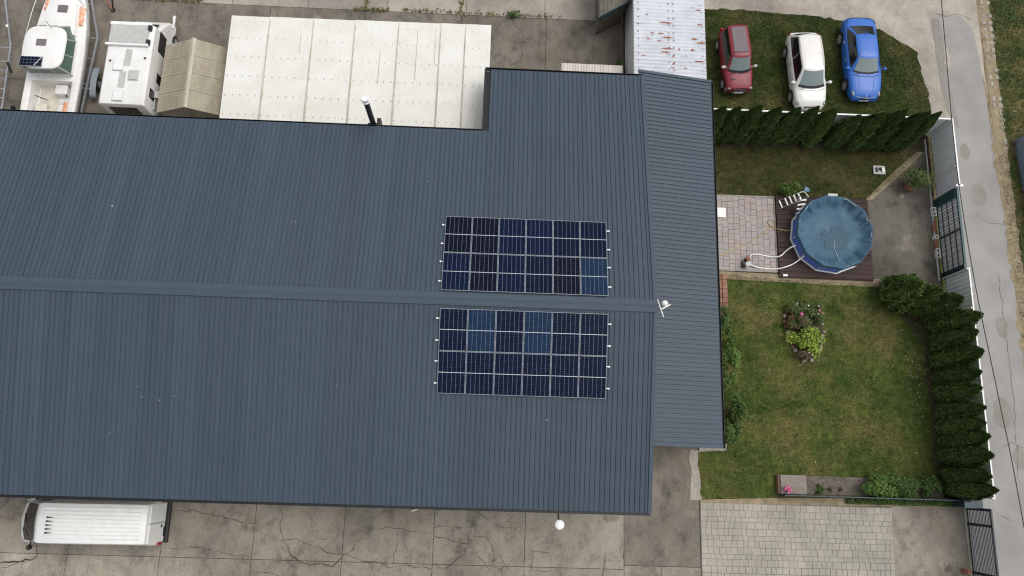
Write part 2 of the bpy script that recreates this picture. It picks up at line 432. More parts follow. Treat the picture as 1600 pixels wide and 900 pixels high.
def leaf_arrays(C, Nrm, size, asp=0.5, jit=0.6):
    n = len(C); Nn = Nrm + rng.normal(0, jit, (n, 3)); Nn /= np.linalg.norm(Nn, axis=1, keepdims=True) + 1e-9
    t = np.cross(Nn, rng.normal(0, 1, (n, 3))); t /= np.linalg.norm(t, axis=1, keepdims=True) + 1e-9
    b = np.cross(Nn, t); s = size * rng.uniform(0.6, 1.3, (n, 1))
    V = np.stack([C - t * s, C + b * s * asp, C + t * s, C - b * s * asp], 1).reshape(-1, 3)
    return V, np.arange(4 * n).reshape(-1, 4)
def leaf_ball(c, r, n, size, clumps=7, flat=0.0):
    """leaves spread over a crown made of several offset clumps, with gaps"""
    r = np.array(r, float); out = []
    cc = rng.normal(0, 0.42, (clumps, 3)); cc[:, 2] = np.abs(cc[:, 2]) * (1 - flat)
    for k in range(clumps):
        d = rng.normal(0, 1, (n // clumps, 3)); d /= np.linalg.norm(d, axis=1, keepdims=True)
        rad = rng.uniform(0.55, 1.0, (len(d), 1)) * rng.uniform(0.38, 0.62)
        out.append((cc[k] + d * rad))
    P = np.concatenate(out); Nn = P / (np.linalg.norm(P, axis=1, keepdims=True) + 1e-6) + np.array([0, 0, 0.5])
    return np.array(c) + P * r, Nn
def shrub(name, label, cat, c, r, n, size, m, group=None, clumps=7, stems=5):
    t = thing(name, label, cat, (c[0], c[1], 0), 0, group)
    P, Nn = leaf_ball((0, 0, c[2]), r, n, size, clumps)
    P[:, 2] = np.maximum(P[:, 2], 0.03)
    V, F = leaf_arrays(P, Nn, size)
    o = bpy.data.objects.new('foliage', tri_mesh('foliage', V, F, m)); COL.objects.link(o); o.parent = t
    mb = MB()
    for i in range(stems):
        a = 2 * math.pi * i / stems
        mb.cyl((0.02 * math.cos(a), 0.02 * math.sin(a), -0.02), (r[0] * .4 * math.cos(a), r[1] * .4 * math.sin(a), c[2] + r[2] * .3), 0.012, 0.006, 6)
    mb.build('stem', M_bark, t, local=True)
    return t

def ragged(poly, step=.35, amp=.06):
    out = []
    for i in range(len(poly)):
        a, b_ = Vector(poly[i]), Vector(poly[(i + 1) % len(poly)]); n = max(1, int((b_ - a).length / step))
        for k in range(n):
            p = a.lerp(b_, k / n); d = (b_ - a).normalized(); out.append((p.x - d.y * random.uniform(-amp, amp), p.y + d.x * random.uniform(-amp, amp)))
    return out
# ================================================================== the ground
g = MB(); g.prism([(-150, -150), (150, -150), (150, 150), (-150, 150)], -0.6, -0.06)
structure('ground', g, M_ground)

def slab_field(root, name, rects, m, z1=0.0, z0=-0.05, gap=0.012, jit=0.004):
    for k, r in enumerate(rects):
        x0, x1, y0, y1 = r[:4]
        mb = MB(); mb.box(x0 + gap, x1 - gap, y0 + gap, y1 - gap, z0, z1 + random.uniform(-jit, jit))
        mb.build(name, r[4] if len(r) > 4 else m, root)
yard_base = MB(); yard_base.prism([(-34, -12), (10.2, -12), (10.2, 1.2), (6.9, 1.2), (6.9, 30), (-34, 30)], -0.058, -0.03)
yard = structure('concrete_yard', yard_base, M_crack)
xs = [-31, -27.2, -23.1, -18.95, -14.77, -10.62, -6.5, -2.33, 1.92, 6.57]
rects = []
for a, b_ in zip(xs, xs[1:]):
    rects += [(a, b_, -4.6, -0.4), (a, b_, -8.8, -4.6)]
rects += [(6.57, 10.17, -4.42, 1.1, M_concd), (6.57, 8.3, -8.8, -4.42), (8.3, 10.17, -8.8, -4.42)]
xt = [-31, -26.9, -22.8, -17.6, -12.6, -7.5, -2.25, 2.4, 6.65]
for a, b_ in zip(xt, xt[1:]):
    rects += [(a, b_, 18.9, 23.85, M_concd), (a, b_, 14.2, 18.9, M_concd)]
xt = [-31, -24.6, -19.0, -14.7, -10.62, -6.3, -2.0, 2.3, 6.65]
for a, b_ in zip(xt, xt[1:]): rects.append((a, b_, 23.85, 29.0, M_fore if a > -20 else M_concd))
slab_field(yard, 'concrete_slab', rects, M_conc)

def crack(pts, w=0.035, m=None, z=0.008, jag=0.065, name='crack', sub=5):
    P = [Vector((p[0], p[1], 0)) for p in pts]; Q = []
    for a, b_ in zip(P, P[1:]):
        n = max(2, int((b_ - a).length / 0.22))
        for k in range(n): Q.append(a.lerp(b_, k / n) + Vector((random.uniform(-jag, jag), random.uniform(-jag, jag), 0)))
    Q.append(P[-1]); mb = MB(); L = []; Rr = []
    for i, p in enumerate(Q):
        d = (Q[min(i + 1, len(Q) - 1)] - Q[max(i - 1, 0)]).normalized(); n = Vector((-d.y, d.x, 0))
        ww = w * random.uniform(0.2, 1.0) * (0.5 if i in (0, len(Q) - 1) else 1)
        L.append(p + n * ww / 2 + Vector((0, 0, z))); Rr.append(p - n * ww / 2 + Vector((0, 0, z)))
    mb.grid([L, Rr])
    o = mb.build(name, m or M_crack, yard); tag(o, kind='stuff'); return o
crack([(-9.41, -2.48), (-9.44, -3.05), (-9.23, -3.75), (-8.81, -4.38), (-8.35, -4.71), (-7.47, -4.74), (-6.88, -4.75), (-6.55, -4.44), (-6.42, -4.27), (-6.00, -4.03), (-5.99, -3.75), (-5.62, -3.57), (-5.21, -3.50)], 0.05, M_rustcrack)
crack([(-9.24, -3.67), (-8.59, -3.68), (-7.98, -3.86), (-7.37, -4.12), (-6.42, -4.29)], 0.035)
crack([(-7.65, -3.65), (-7.21, -3.67)], 0.05)
crack([(-6.42, -4.32), (-5.43, -4.49), (-4.33, -4.77), (-3.36, -4.69), (-2.33, -4.83)], 0.035)
crack([(-4.95, -3.04), (-4.06, -3.07), (-2.35, -3.23)], 0.03)
crack([(-2.34, -2.94), (-1.53, -2.89), (-0.79, -2.93), (-0.70, -3.67), (-1.20, -3.62), (-2.29, -3.37)], 0.035)
crack([(-0.70, -3.67), (-0.97, -4.18), (-1.60, -4.70), (-1.89, -4.76), (-2.25, -4.55)], 0.035)
crack([(-0.66, -3.72), (-0.29, -4.16), (0.41, -4.76)], 0.03)
crack([(-0.67, -3.67), (-0.53, -3.32), (0.12, -3.30), (0.43, -3.64), (0.52, -4.34), (0.82, -4.47)], 0.03)
crack([(-0.37, -2.23), (0.40, -2.72), (1.01, -2.85), (1.75, -2.86)], 0.035)
crack([(0.66, -3.12), (0.58, -2.72)], 0.03)
crack([(0.41, -4.65), (0.52, -4.37), (0.87, -4.13), (1.06, -4.47), (0.83, -4.81), (0.47, -4.65)], 0.03)
crack([(1.29, -2.33), (1.06, -2.65), (0.55, -2.78)], 0.03)
crack([(-14.67, -2.62), (-13.57, -2.51), (-12.67, -2.65), (-11.76, -2.88), (-10.62, -3.02)], 0.035)
crack([(-14.46, -4.20), (-12.78, -4.18), (-11.59, -4.37), (-10.64, -4.54)], 0.03)
crack([(-10.43, -5.15), (-9.46, -5.24), (-8.58, -5.32)], 0.035)
crack([(2.29, -3.93), (3.12, -3.90), (3.14, -4.75), (2.31, -4.71), (2.29, -3.93)], 0.03)
crack([(-3.99, -3.13), (-4.06, -3.98), (-4.18, -4.74)], 0.025)
crack([(5.76, -3.78), (5.61, -4.49), (5.52, -4.97)], 0.05)
crack([(6.57, -3.76), (6.54, -4.44)], 0.04)
crack([(-20.32, -4.07), (-20.29, -4.79), (-20.75, -4.92), (-21.46, -4.99), (-21.87, -5.05)], 0.10, M_rustcrack)
crack([(-21.84, -5.22), (-21.29, -5.15), (-20.75, -4.94)], 0.06, M_rustcrack)
crack([(5.26, 23.96), (4.04, 23.12), (3.87, 22.33), (4.23, 21.20)], 0.03)
crack([(0.52, 23.72), (1.25, 22.59), (1.00, 21.23)], 0.03)

# lane, shoulder, forecourt
mb = MB(); mb.prism([(10.6, 24.9), (14.0, 24.93), (17.6, 24.7), (19.1, 24.55), (21.0, 24.1), (22.0, 23.45), (22.9, 22.8), (23.1, 21.3), (23.4, 19.6), (23.3, 18.2), (23.6, 18.0), (25.5, 18.0), (25.5, 60), (10.6, 60)], -0.058, -0.012)
forecourt = structure('forecourt', mb, M_fore)
mb = MB(); mb.prism([(23.24, -60), (27.1, -60), (26.95, 5.9), (26.85, 13.7), (26.62, 17.5), (26.42, 22.3), (26.3, 24.0), (26.15, 24.5), (25.6, 25.2), (23.95, 24.95), (24.1, 20.6), (24.45, 18.9), (23.24, 17.7)], -0.055, 0.0)
lane = structure('lane', mb, M_lane)
mb = MB(); mb.prism([(25.5, 24.5), (26.6, 21.0), (26.9, 60), (25.5, 60)], -0.057, -0.006); structure('lane_shoulder', mb, M_fore)
tag(MB().prism(ragged([(24.47, 23.35), (24.71, 22.97), (24.81, 22.19), (24.65, 21.68), (24.45, 22.18)], .15, .05), -.03, .004).build('lane_wear', M_fore), kind='structure')
tag(MB().prism(ragged([(23.9, 25.0), (24.15, 20.6), (24.5, 18.6), (24.85, 18.4), (24.6, 20.7), (24.4, 24.95)], .25, .06), -.03, .003).build('lane_edge_wear', mat('old_asphalt', (0.27, 0.25, 0.225), (0.22, 0.20, 0.175), 1.2, .95, .4, 18, speck=.2)), kind='structure')
for pts in ([(26.73, 23.86), (26.68, 20.36), (26.49, 16.24)], [(26.02, 10.23), (26.06, 7.23), (26.01, 3.37), (25.78, -0.31)], [(25.05, 13.67), (25.83, 12.99), (26.68, 12.96)], [(25.14, 1.49), (25.66, 1.81), (26.26, 1.52)], [(24.47, -1.54), (25.20, -1.96), (25.83, -1.85)], [(24.16, 25.33), (24.86, 25.12), (25.61, 25.32), (26.30, 24.95)]):
    crack(pts, .02, None, .008, .06)
for (px, py, r) in ((25.5, 14.6, .35), (25.9, 7.5, .3), (25.4, 3.2, .4), (26.0, 1.0, .3), (25.0, 17.0, .25)):
    tag(MB().prism([(px + r * (1 + .3 * random.random()) * math.cos(k * .45), py + 1.6 * r * (1 + .3 * random.random()) * math.sin(k * .45)) for k in range(14)], -.03, .0035).build('asphalt_patch', MATS['old_asphalt']), kind='structure')
mb = MB(); mb.prism([(26.6, -60), (27.6, -60), (27.5, 30), (26.3, 30)], -0.058, -0.02)
lp = ragged([(26.97, -20), (26.72, 5.9), (26.66, 13.7), (26.5, 17.5), (27.3, 17.5), (27.5, -20)], .3, .12); tag(MB().prism(lp, -.05, .006).build('roadside_dirt', M_drysoil), kind='structure')
structure('dry_roadside', mb, M_drysoil)
mb = MB(); mb.prism([(27.35, -70), (70, -70), (70, 70), (27.35, 70)], -0.058, 0.005)
verge = structure('grass_verge', mb, M_verge)
# grid of kerb pavers between lane and verge
kr = tag(MB().prism([(26.72, 17.0), (27.42, 17.0), (27.42, 30), (26.72, 30)], -0.055, -0.008).build('kerb_strip', M_drysoil), kind='structure')
kme = MB().box(-.17, .17, -.15, .15, -.04, 0).mesh('kerb_paver', M_curb)
first = None
for i in range(29):
    y = 17.3 + i * 0.42
    for j, x in enumerate((26.93, 27.28)):
        if random.random() < 0.18 or (j == 0 and i < 5): continue
        o = bpy.data.objects.new('kerb_paver', kme); COL.objects.link(o); o.parent = kr
        o.location = (x + random.uniform(-.03, .03), y + random.uniform(-.03, .03), random.uniform(.0, .02))
        o.scale = ((0.5 if j == 0 else 0.72) * random.uniform(.75, 1.1), random.uniform(.5, 1), 1); o.rotation_euler.z = random.uniform(-.2, .2)

# lawns
LAWN = [(11.55, 9.72), (14.4, 9.62), (19.5, 9.52), (19.9, 9.9), (20.6, 9.6), (22.9, 9.4), (22.95, -0.95), (13.95, -0.95), (13.6, -1.22), (10.28, -1.35), (10.17, 0.86), (11.4, 1.0)]
LAWN = ragged(LAWN, .3, .07)
mb = MB(); mb.prism(LAWN, -0.055, 0.015); structure('lawn', mb, M_lawn)
CARL = [(10.35, 18.1), (10.3, 24.75), (11.14, 24.9), (14.0, 24.93), (17.6, 24.7), (19.1, 24.55), (21.0, 24.1), (22.0, 23.45), (22.9, 22.8), (23.1, 21.3), (23.4, 19.6), (23.3, 18.1)]
CARL = ragged(CARL, .3, .10)
mb = MB(); mb.prism(CARL, -0.055, 0.015); structure('parking_lawn', mb, M_carlawn)
BACK = [(10.3, 13.99), (19.45, 14.1), (21.0, 15.4), (22.6, 16.9), (22.95, 17.4), (22.95, 18.05), (10.3, 18.05)]
BACK = ragged(BACK, .3, .05)
mb = MB(); mb.prism(BACK, -0.055, 0.012); structure('back_lawn', mb, M_backlawn)
mb = MB(); mb.prism([(19.35, 9.55), (22.95, 9.35), (23.05, 17.4), (22.7, 17.05), (21.0, 15.5), (19.45, 14.2)], -0.056, 0.0)
pad = structure('pool_side_concrete', mb, M_concp)
mb = MB(); mb.prism([(11.4, 9.5), (19.9, 9.35), (20.4, 9.75), (19.4, 9.8), (11.4, 9.9)], -0.056, 0.018); structure('bare_edge', mb, M_drysoil)
mb = MB(); mb.prism([(19.35, 14.05), (19.7, 14.05), (21.3, 15.5), (22.8, 16.95), (22.6, 17.1), (20.9, 15.6)], -0.056, 0.018); structure('bare_edge', mb, M_drysoil)
mb = MB(); mb.prism([(9.72, -1.4), (10.32, -1.4), (10.26, -.6), (10.2, .2), (10.22, 0.9), (9.8, 0.95), (9.72, .5), (9.84, .0), (9.78, -.7)], -0.05, 0.012); structure('gravel_edge', mb, M_fore)
mb = MB(); mb.prism([(10.2, 0.86), (11.55, 0.95), (11.6, 1.25), (10.3, 1.3)], -0.05, 0.02); structure('gravel_edge', mb, M_fore)
mb = MB(); mb.prism(ragged([(22.2, 9.0), (22.95, 9.0), (22.95, -.95), (21.75, -.95), (21.7, 3), (21.7, 6.4), (20.7, 8.0), (20.0, 8.6), (20.2, 9.1)], .3, .12), -0.05, 0.02); structure('hedge_soil', mb, mat('hedge_soil', (0.050, 0.046, 0.024), (0.075, 0.062, 0.034), 2, 1.0, 0.7, 12, speck=0.3))
mb = MB(); mb.prism([(10.3, 16.75), (22.9, 16.9), (22.9, 18.1), (10.3, 18.1)], -0.05, 0.02); structure('hedge_soil', mb, MATS['hedge_soil'])
blades('lawn_grass', LAWN, 600, M_lawn, hmin=.025, hmax=.055, w=.016)
blades('parking_lawn_grass', CARL, 520, M_carlawn, hmin=.03, hmax=0.08, w=.016)
blades('back_lawn_grass', BACK, 520, M_backlawn, hmin=.025, hmax=.055, w=.016)
blades('verge_grass', [(27.4, -6), (31, -6), (31, 30), (27.4, 30)], 260, M_bladey, 0.005, .05, .16)
blades('roadside_grass', [(26.85, 2), (27.5, 2), (27.4, 17), (26.8, 17)], 200, M_bladey, -0.02, .05, .15)

# garden patio and drive of grey blocks
pat = tag(MB().box(10.4, 14.53, 9.95, 14.03, -0.05, 0.0).build('patio', M_joint), kind='structure')
pme = MB().box(-.5, .5, -.5, .5, -.03, 0.025).mesh('paver', M_paver)
x = 11.12; ci = 0
while x < 14.45:
    w = min(0.303, 14.47 - x); y = 10.0 + (0.0 if ci % 2 else -0.16)
    while y < 13.93:
        h = random.choice((0.32, 0.34, 0.36, 0.2, 0.34)); y0 = max(y, 10.0); y1 = min(y + h, 13.97)
        if y1 - y0 > .06 and not (x < 11.9 and x > 11.0 and y0 > 12.75 and y1 < 13.35 and False):
            o = bpy.data.objects.new('paver', pme); COL.objects.link(o); o.parent = pat
            o.location = (x + w / 2, (y0 + y1) / 2, random.uniform(-.004, .004)); o.scale = (w - .016, y1 - y0 - .016, 1)
        y += h
    x += 0.303; ci += 1
kb = MB().box(10.4, 14.53, 13.97, 14.03, -.03, .035).build('kerb', M_curb, pat)
MB().box(14.47, 14.535, 9.95, 13.97, -.03, .035).build('kerb', M_curb, pat)
MB().box(10.4, 14.47, 9.93, 10.0, -.03, .035).build('kerb', M_curb, pat)

drv = tag(MB().prism([(10.19, -1.48), (19.45, -1.45), (19.25, -8), (10.19, -8)], -0.05, 0.0).build('block_drive', M_joint), kind='structure')
bme = MB().box(-.5, .5, -.5, .5, -.03, 0.02).mesh('paving_block', M_block)
y = -1.5; count = 0; rows = 0; rest = MB()
while y > -7.9:
    h = (0.31, 0.31, 0.22)[rows % 3]; x = 10.22
    xe = 19.43 + (y + 1.45) * 0.03
    while x < xe - .05:
        w = random.choice((0.22, 0.31, 0.31, 0.42, 0.27)); x1 = min(x + w, xe)
        if xe - x1 < .1: x1 = xe
        if count < 300:
            o = bpy.data.objects.new('paving_block', bme); COL.objects.link(o); o.parent = drv
            o.location = ((x + x1) / 2, y - h / 2, random.uniform(-.004, .004)); o.scale = (x1 - x - .014, h - .014, 1); count += 1
        else: rest.box(x + .011, x1 - .011, y - h + .011, y - .011, -.03, .02)
        x = x1
    y -= h; rows += 1
tag(rest.build('paving_block', M_block, drv), kind='stuff')
mb = MB(); mb.prism([(19.45, -1.4), (23.0, -1.3), (23.0, -8), (19.25, -8)], -0.056, 0.0); structure('gate_apron', mb, M_conc)
mb = MB(); mb.prism([(13.6, -1.2), (22.9, -.95), (22.9, -1.4), (10.2, -1.52), (10.2, -1.36)], -0.05, 0.016); structure('bare_edge', mb, M_drysoil)

# ================================================================== the hall
T = math.tan(0.1911); RY, RZ = 6.551, 6.568; EL, EU, EX, XV, XI = -1.776, 14.743, 18.238, 6.79, -0.733
hall = thing('hall', 'long hall with an anthracite ribbed metal gable roof', 'building', (-9.5, 6.5, 0))
w = MB(); w.prism([(-26, -1.4), (6.55, -1.4), (6.55, 17.9), (-.45, 17.9), (-.45, 14.4), (-26, 14.4)], 0, 4.2)
w.loft([[(-26, -1.4, 4.2), (-26, 14.4, 4.2), (-26, RY, RZ - .1)], [(6.55, -1.4, 4.2), (6.55, 14.4, 4.2), (6.55, RY, RZ - .1)]])
w.build('wall', M_plaster, hall)
PROF = []
P_ = 0.207
for k in range(5):
    o_ = k * P_
    PROF += [(o_ + .000, 0), (o_ + .060, 0.0), (o_ + .072, .005), (o_ + .084, 0), (o_ + .140, 0), (o_ + .146, -.006), (o_ + .152, -.006), (o_ + .157, .036), (o_ + .180, .036), (o_ + .186, -.002), (o_ + .192, -.002), (o_ + .198, 0)]
PROF += [(5 * P_ - .004, 0), (5 * P_ - .004, -0.012)]
def sheet_mesh(name, y0, y1, zf, m, lift=0.0):
    a = [(x, y0, zf(y0) + z + lift) for x, z in PROF]; b_ = [(x, y1, zf(y1) + z + lift) for x, z in PROF]
    mb = MB(); mb.grid([b_, a] if y1 > y0 else [a, b_])
    return mb.mesh(name, m, None, (0, 0, 0))
def zr(y): return RZ - abs(y - RY) * T
off = wloc(hall)
def sheets(me, xs_, parent, rz=0.0, jit=0.003):
    for x in xs_:
        o = bpy.data.objects.new('roof_sheet', me); COL.objects.link(o); o.parent = parent
        o.location = Vector((x, 0, random.uniform(-jit, jit))) - wloc(parent)
SW = 5 * P_
NX = 31
m_lo = sheet_mesh('roof_sheet', EL, RY, zr, M_roof)
m_up = sheet_mesh('roof_sheet', RY, EU + 0.03, zr, M_roof, .004)
m_ex = sheet_mesh('roof_sheet', EU - 0.2, EX, zr, M_roof, -.008)
sheets(m_lo, [XV - SW * (k + 1) for k in range(NX)], hall)
sheets(m_up, [XV - SW * (k + 1) for k in range(NX)], hall)
sheets(m_ex, [XV - SW * (k + 1) for k in range(7)], hall)
# closing strip of the extension beside its last sheet
mb = MB()
for s_, ya, yb in ((1, EL, RY), (-1, RY, EU)):
    pass
u = MB()
u.loft([[(-25.2, EL + .05, zr(EL) - .1), (-25.2, RY, RZ - .06), (-25.2, EU - .05, zr(EU) - .1), (-25.2, EU - .05, zr(EU) - .2), (-25.2, RY, RZ - .2), (-25.2, EL + .05, zr(EL) - .2)],
        [(XV - .03, EL + .05, zr(EL) - .1), (XV - .03, RY, RZ - .06), (XV - .03, EU - .05, zr(EU) - .1), (XV - .03, EU - .05, zr(EU) - .2), (XV - .03, RY, RZ - .2), (XV - .03, EL + .05, zr(EL) - .2)]])
u.build('roof_deck', M_gutter, hall)
u = MB(); u.loft([[(XI + .02, EU - .04, zr(EU) - .1), (XI + .02, EX - .05, zr(EX) - .1), (XI + .02, EX - .05, zr(EX) - .2), (XI + .02, EU - .04, zr(EU) - .2)],
                  [(XV - .03, EU - .04, zr(EU) - .1), (XV - .03, EX - .05, zr(EX) - .1), (XV - .03, EX - .05, zr(EX) - .2), (XV - .03, EU - .04, zr(EU) - .2)]])
u.build('roof_deck', M_gutter, hall)
# ridge cap in overlapping lengths
def cap_len(x0, x1, lift):
    mb = MB(); a = []
    for y, dz in ((-.27, .045), (-.265, .062), (-.05, .068), (0, .08), (.05, .068), (.265, .062), (.27, .045)):
        a.append((y, dz - abs(y) * T))
    mb.grid([[(x0, RY + y, RZ + z + lift) for y, z in a], [(x1, RY + y, RZ + z + lift) for y, z in a]][::-1])
    return mb
x = XV + .02; k = 0
while x > -25:
    cap_len(x - 2.06, x, 0.004 * (k % 2)).build('ridge_cap', M_trim, hall); x -= 2.0; k += 1
# verge trims on the gable
for ya, yb in ((EL, RY), (RY, EX)):
    mb = MB(); y0, y1 = ya, yb
    mb.loft([[(XV - .12, y0, zr(y0) + .05), (XV + .03, y0, zr(y0) + .05), (XV + .03, y0, zr(y0) - .2), (XV + .02, y0, zr(y0) - .2), (XV + .02, y0, zr(y0) + .044), (XV - .12, y0, zr(y0) + .044)],
             [(XV - .12, y1, zr(y1) + .05), (XV + .03, y1, zr(y1) + .05), (XV + .03, y1, zr(y1) - .2), (XV + .02, y1, zr(y1) - .2), (XV + .02, y1, zr(y1) + .044), (XV - .12, y1, zr(y1) + .044)]])
    mb.build('verge_trim', M_trim, hall)
mb = MB(); mb.loft([[(XI - .03, y, zr(y) + .05), (XI + .08, y, zr(y) + .05), (XI + .08, y, zr(y) + .043), (XI - .022, y, zr(y) + .043), (XI - .022, y, zr(y) - .2), (XI - .03, y, zr(y) - .2)] for y in (EU + .04, EX)])
mb.build('verge_trim', M_gutter, hall)
def gutter(x0, x1, y, z, s, parent, m=M_gutter):
    mb = MB(); ring = lambda x: [(x, y, z), (x, y, z - .11), (x, y + s * .13, z - .11), (x, y + s * .13, z + .012), (x, y + s * .118, z + .012), (x, y + s * .118, z - .1), (x, y + s * .012, z - .1), (x, y + s * .012, z)]
    mb.loft([ring(x0), ring(x1)]); mb.build('gutter', m, parent)
gutter(-25.2, XV, EL + .02, zr(EL) - .02, -1, hall)
gutter(-25.2, XI, EU - .02, zr(EU) - .02, 1, hall)
gutter(XI, XV, EX - .02, zr(EX) - .02, 1, hall)
# two small windows on the gable wall under the verge
for y in (-.6, .2):
    f_ = MB().box(6.55, 6.6, y - .3, y + .3, 2.2, 3.0).build('window', M_dgate, hall)
    MB().box(6.6, 6.61, y - .24, y + .24, 2.26, 2.94).build('pane', M_glass, f_)

sp = MB(); rs = random.Random(3)
for x, y in ((-19.6, 1.3), (-15.2, .75), (-14.0, 2.2), (-13.3, 2.1), (-12.7, 2.3), (-14.2, 2.6), (3.0, -.2), (8.0 - 5.6, 1.8), (-6.2, 2.9), (-8.5, 9.8), (-16.3, 10.2), (-3.0, 12.0)):
    r_ = rs.uniform(.010, .022); sp.cyl((x, y, zr(y) + .004), (x, y, zr(y) + .041), r_, r_, 7)
tag(sp.build('bird_dropping', M_white, hall), kind='stuff')
# lean-to along the gable
lean = thing('lean_to', 'lower anthracite lean-to roof along the gable beside the garden', 'annex', (8.5, 9.7, 0))
LX0, LX1, LY0, LY1, LZ0, LZ1 = 6.6, 10.3, 0.98, 18.7, 4.24, 3.50
w = MB(); w.box(6.6, 10.05, 1.15, 18.5, 0, 3.35); w.build('wall', M_plaster, lean)
lt = (LZ0 - LZ1) / (LX1 - LX0)
def lprof(y0, n=5):
    return [(y0 + x, z) for x, z in PROF]
mb = MB()
pts = PROF
mb.grid([[(LX0, x, LZ0 + z) for x, z in pts], [(LX1, x, LZ1 + z) for x, z in pts]][::-1])
lme = mb.mesh('roof_sheet', M_roof2)
y = LY0
while y < LY1 - .3:
    o = bpy.data.objects.new('roof_sheet', lme); COL.objects.link(o); o.parent = lean
    o.location = Vector((0, y, random.uniform(-.003, .003))) - wloc(lean); y += SW
LY1 = y
mb = MB(); mb.loft([[(LX0 + .02, LY0 + .05, LZ0 - .06), (LX1 - .05, LY0 + .05, LZ1 - .06), (LX1 - .05, LY0 + .05, LZ1 - .16), (LX0 + .02, LY0 + .05, LZ0 - .16)],
                    [(LX0 + .02, LY1 - .05, LZ0 - .06), (LX1 - .05, LY1 - .05, LZ1 - .06), (LX1 - .05, LY1 - .05, LZ1 - .16), (LX0 + .02, LY1 - .05, LZ0 - .16)]]); mb.build('roof_deck', M_gutter, lean)
for y, s_ in ((LY0, -1), (LY1, 1)):
    mb = MB(); mb.loft([[(x, y - s_ * .1, z + .052), (x, y + s_ * .03, z + .052), (x, y + s_ * .03, z - .16), (x, y + s_ * .02, z - .16), (x, y + s_ * .02, z + .045), (x, y - s_ * .1, z + .045)] for x, z in ((LX0, LZ0), (LX1 + .02, LZ1))])
    mb.build('verge_trim', M_trim, lean)
mb = MB(); z = LZ1 - .02
ring = lambda y: [(LX1 - .02, y, z), (LX1 - .02, y, z - .11), (LX1 + .12, y, z - .11), (LX1 + .12, y, z + .012), (LX1 + .108, y, z + .012), (LX1 + .108, y, z - .1), (LX1 - .01, y, z - .1), (LX1 - .01, y, z)]
mb.loft([ring(LY0 - .02), ring(LY1 + .02)]); mb.build('gutter', M_gutter, lean)
mb = MB(); mb.cyl((10.2, 1.1, 0), (10.2, 1.1, 3.4), .045); mb.build('downpipe', M_gutter, lean)

# solar panels: two arrays of 2 x 6 on rails
PW, PH = 1.134, 1.722
ca, sa = math.cos(0.1911), math.sin(0.1911)
def panel_mesh():
    fr = MB(); t = .035
    for a in ((0, PW, 0, .012), (0, PW, PH - .012, PH), (0, .008, .012, PH - .012), (PW - .008, PW, .012, PH - .012)): fr.box(a[0], a[1], a[2], a[3], 0, t)
    fr.m = 1; fr.box(.008, PW - .008, .012, PH - .012, .004, .028)
    cells = []
    cw = (PW - .036) / 6
    for hf in (0, 1):
        y0 = .02 if hf == 0 else PH / 2 + .015; y1 = PH / 2 - .015 if hf == 0 else PH - .02
        c_ = MB(); ch = (y1 - y0) / 9
        for i in range(6):
            for j in range(9):
                c_.box(.018 + i * cw + .005, .018 + (i + 1) * cw - .005, y0 + j * ch + .0012, y0 + (j + 1) * ch - .0012, .028, .0305)
        cells.append(c_)
    return fr, cells
fr, cells = panel_mesh()
fr_me = fr.mesh('frame', [M_pvfr, M_back]); 
mid = MB().box(.012, PW - .012, PH / 2 - .010, PH / 2 + .010, .028, .0315).mesh('middle_strip', M_strip)
cell_me = {}
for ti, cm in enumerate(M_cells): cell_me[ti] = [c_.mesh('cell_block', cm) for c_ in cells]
PVX = -2.12
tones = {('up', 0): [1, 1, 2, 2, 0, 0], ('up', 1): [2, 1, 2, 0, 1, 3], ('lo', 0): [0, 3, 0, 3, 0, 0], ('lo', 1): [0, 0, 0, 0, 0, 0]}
tn = {0: 'navy blue', 1: 'nearly black', 2: 'deep blue', 3: 'lighter steel blue'}
for arr in ('up', 'lo'):
    for row in (0, 1):
        for c_ in range(6):
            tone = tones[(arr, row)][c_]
            if arr == 'lo': d0 = .4257 + row * (PH + .02)
            else: d0 = .343 + (1 - row) * (PH + .02)
            # d = distance down the slope of the edge nearer to the ridge
            x = PVX + c_ * (PW + .02)
            if arr == 'lo':
                d = d0 + PH; loc = (x, RY - d * ca, RZ - d * sa + .09); rot = 0.1911
            else:
                d = d0; loc = (x, RY + d * ca, RZ - d * sa + .09); rot = -0.1911
            side = 'upper array, on the far roof slope above the ridge' if arr == 'up' else 'lower array, on the near roof slope below the ridge'
            pos_ = ('leftmost', 'second from left', 'third from left', 'third from right', 'second from right', 'rightmost')[c_]
            t = thing('solar_panel', '%s solar panel, %s, %s row of the %s' % (tn[tone], pos_, 'top' if row == 0 else 'bottom', 'upper array' if arr == 'up' else 'lower array'), 'solar panel', loc, 0, 'solar panels on the hall roof')
            t.rotation_euler = (rot, 0, 0)
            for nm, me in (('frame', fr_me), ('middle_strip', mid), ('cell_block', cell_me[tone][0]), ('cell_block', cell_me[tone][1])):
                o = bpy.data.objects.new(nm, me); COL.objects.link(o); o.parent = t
for arr, s_, base in (('up', 1, .343), ('lo', -1, .4257)):
    for row in (0, 1):
        for q in (.24, .76):
            d = base + row * (PH + .02) + q * PH
            y = RY + s_ * d * ca; z = RZ - d * sa + .068
            k = row * 2 + (q > .5)
            where = ('nearest the ridge', 'second out from the ridge', 'third out from the ridge', 'farthest from the ridge')[k]
            t = thing('mounting_rail', 'aluminium rail under the %s array, %s, with pale end caps' % ('upper' if arr == 'up' else 'lower', where), 'rail', (PVX, y, z), 0, 'rails under the solar panels')
            MB().box(-.08, 6 * PW + .2, -.02, .02, -.02, .02).build('rail', M_alu, t, local=True)
            MB().box(-.14, -.07, -.03, .03, -.03, .04).build('end_cap', M_white, t, local=True)
            MB().box(6 * PW + .17, 6 * PW + .24, -.03, .03, -.03, .04).build('end_cap', M_white, t, local=True)

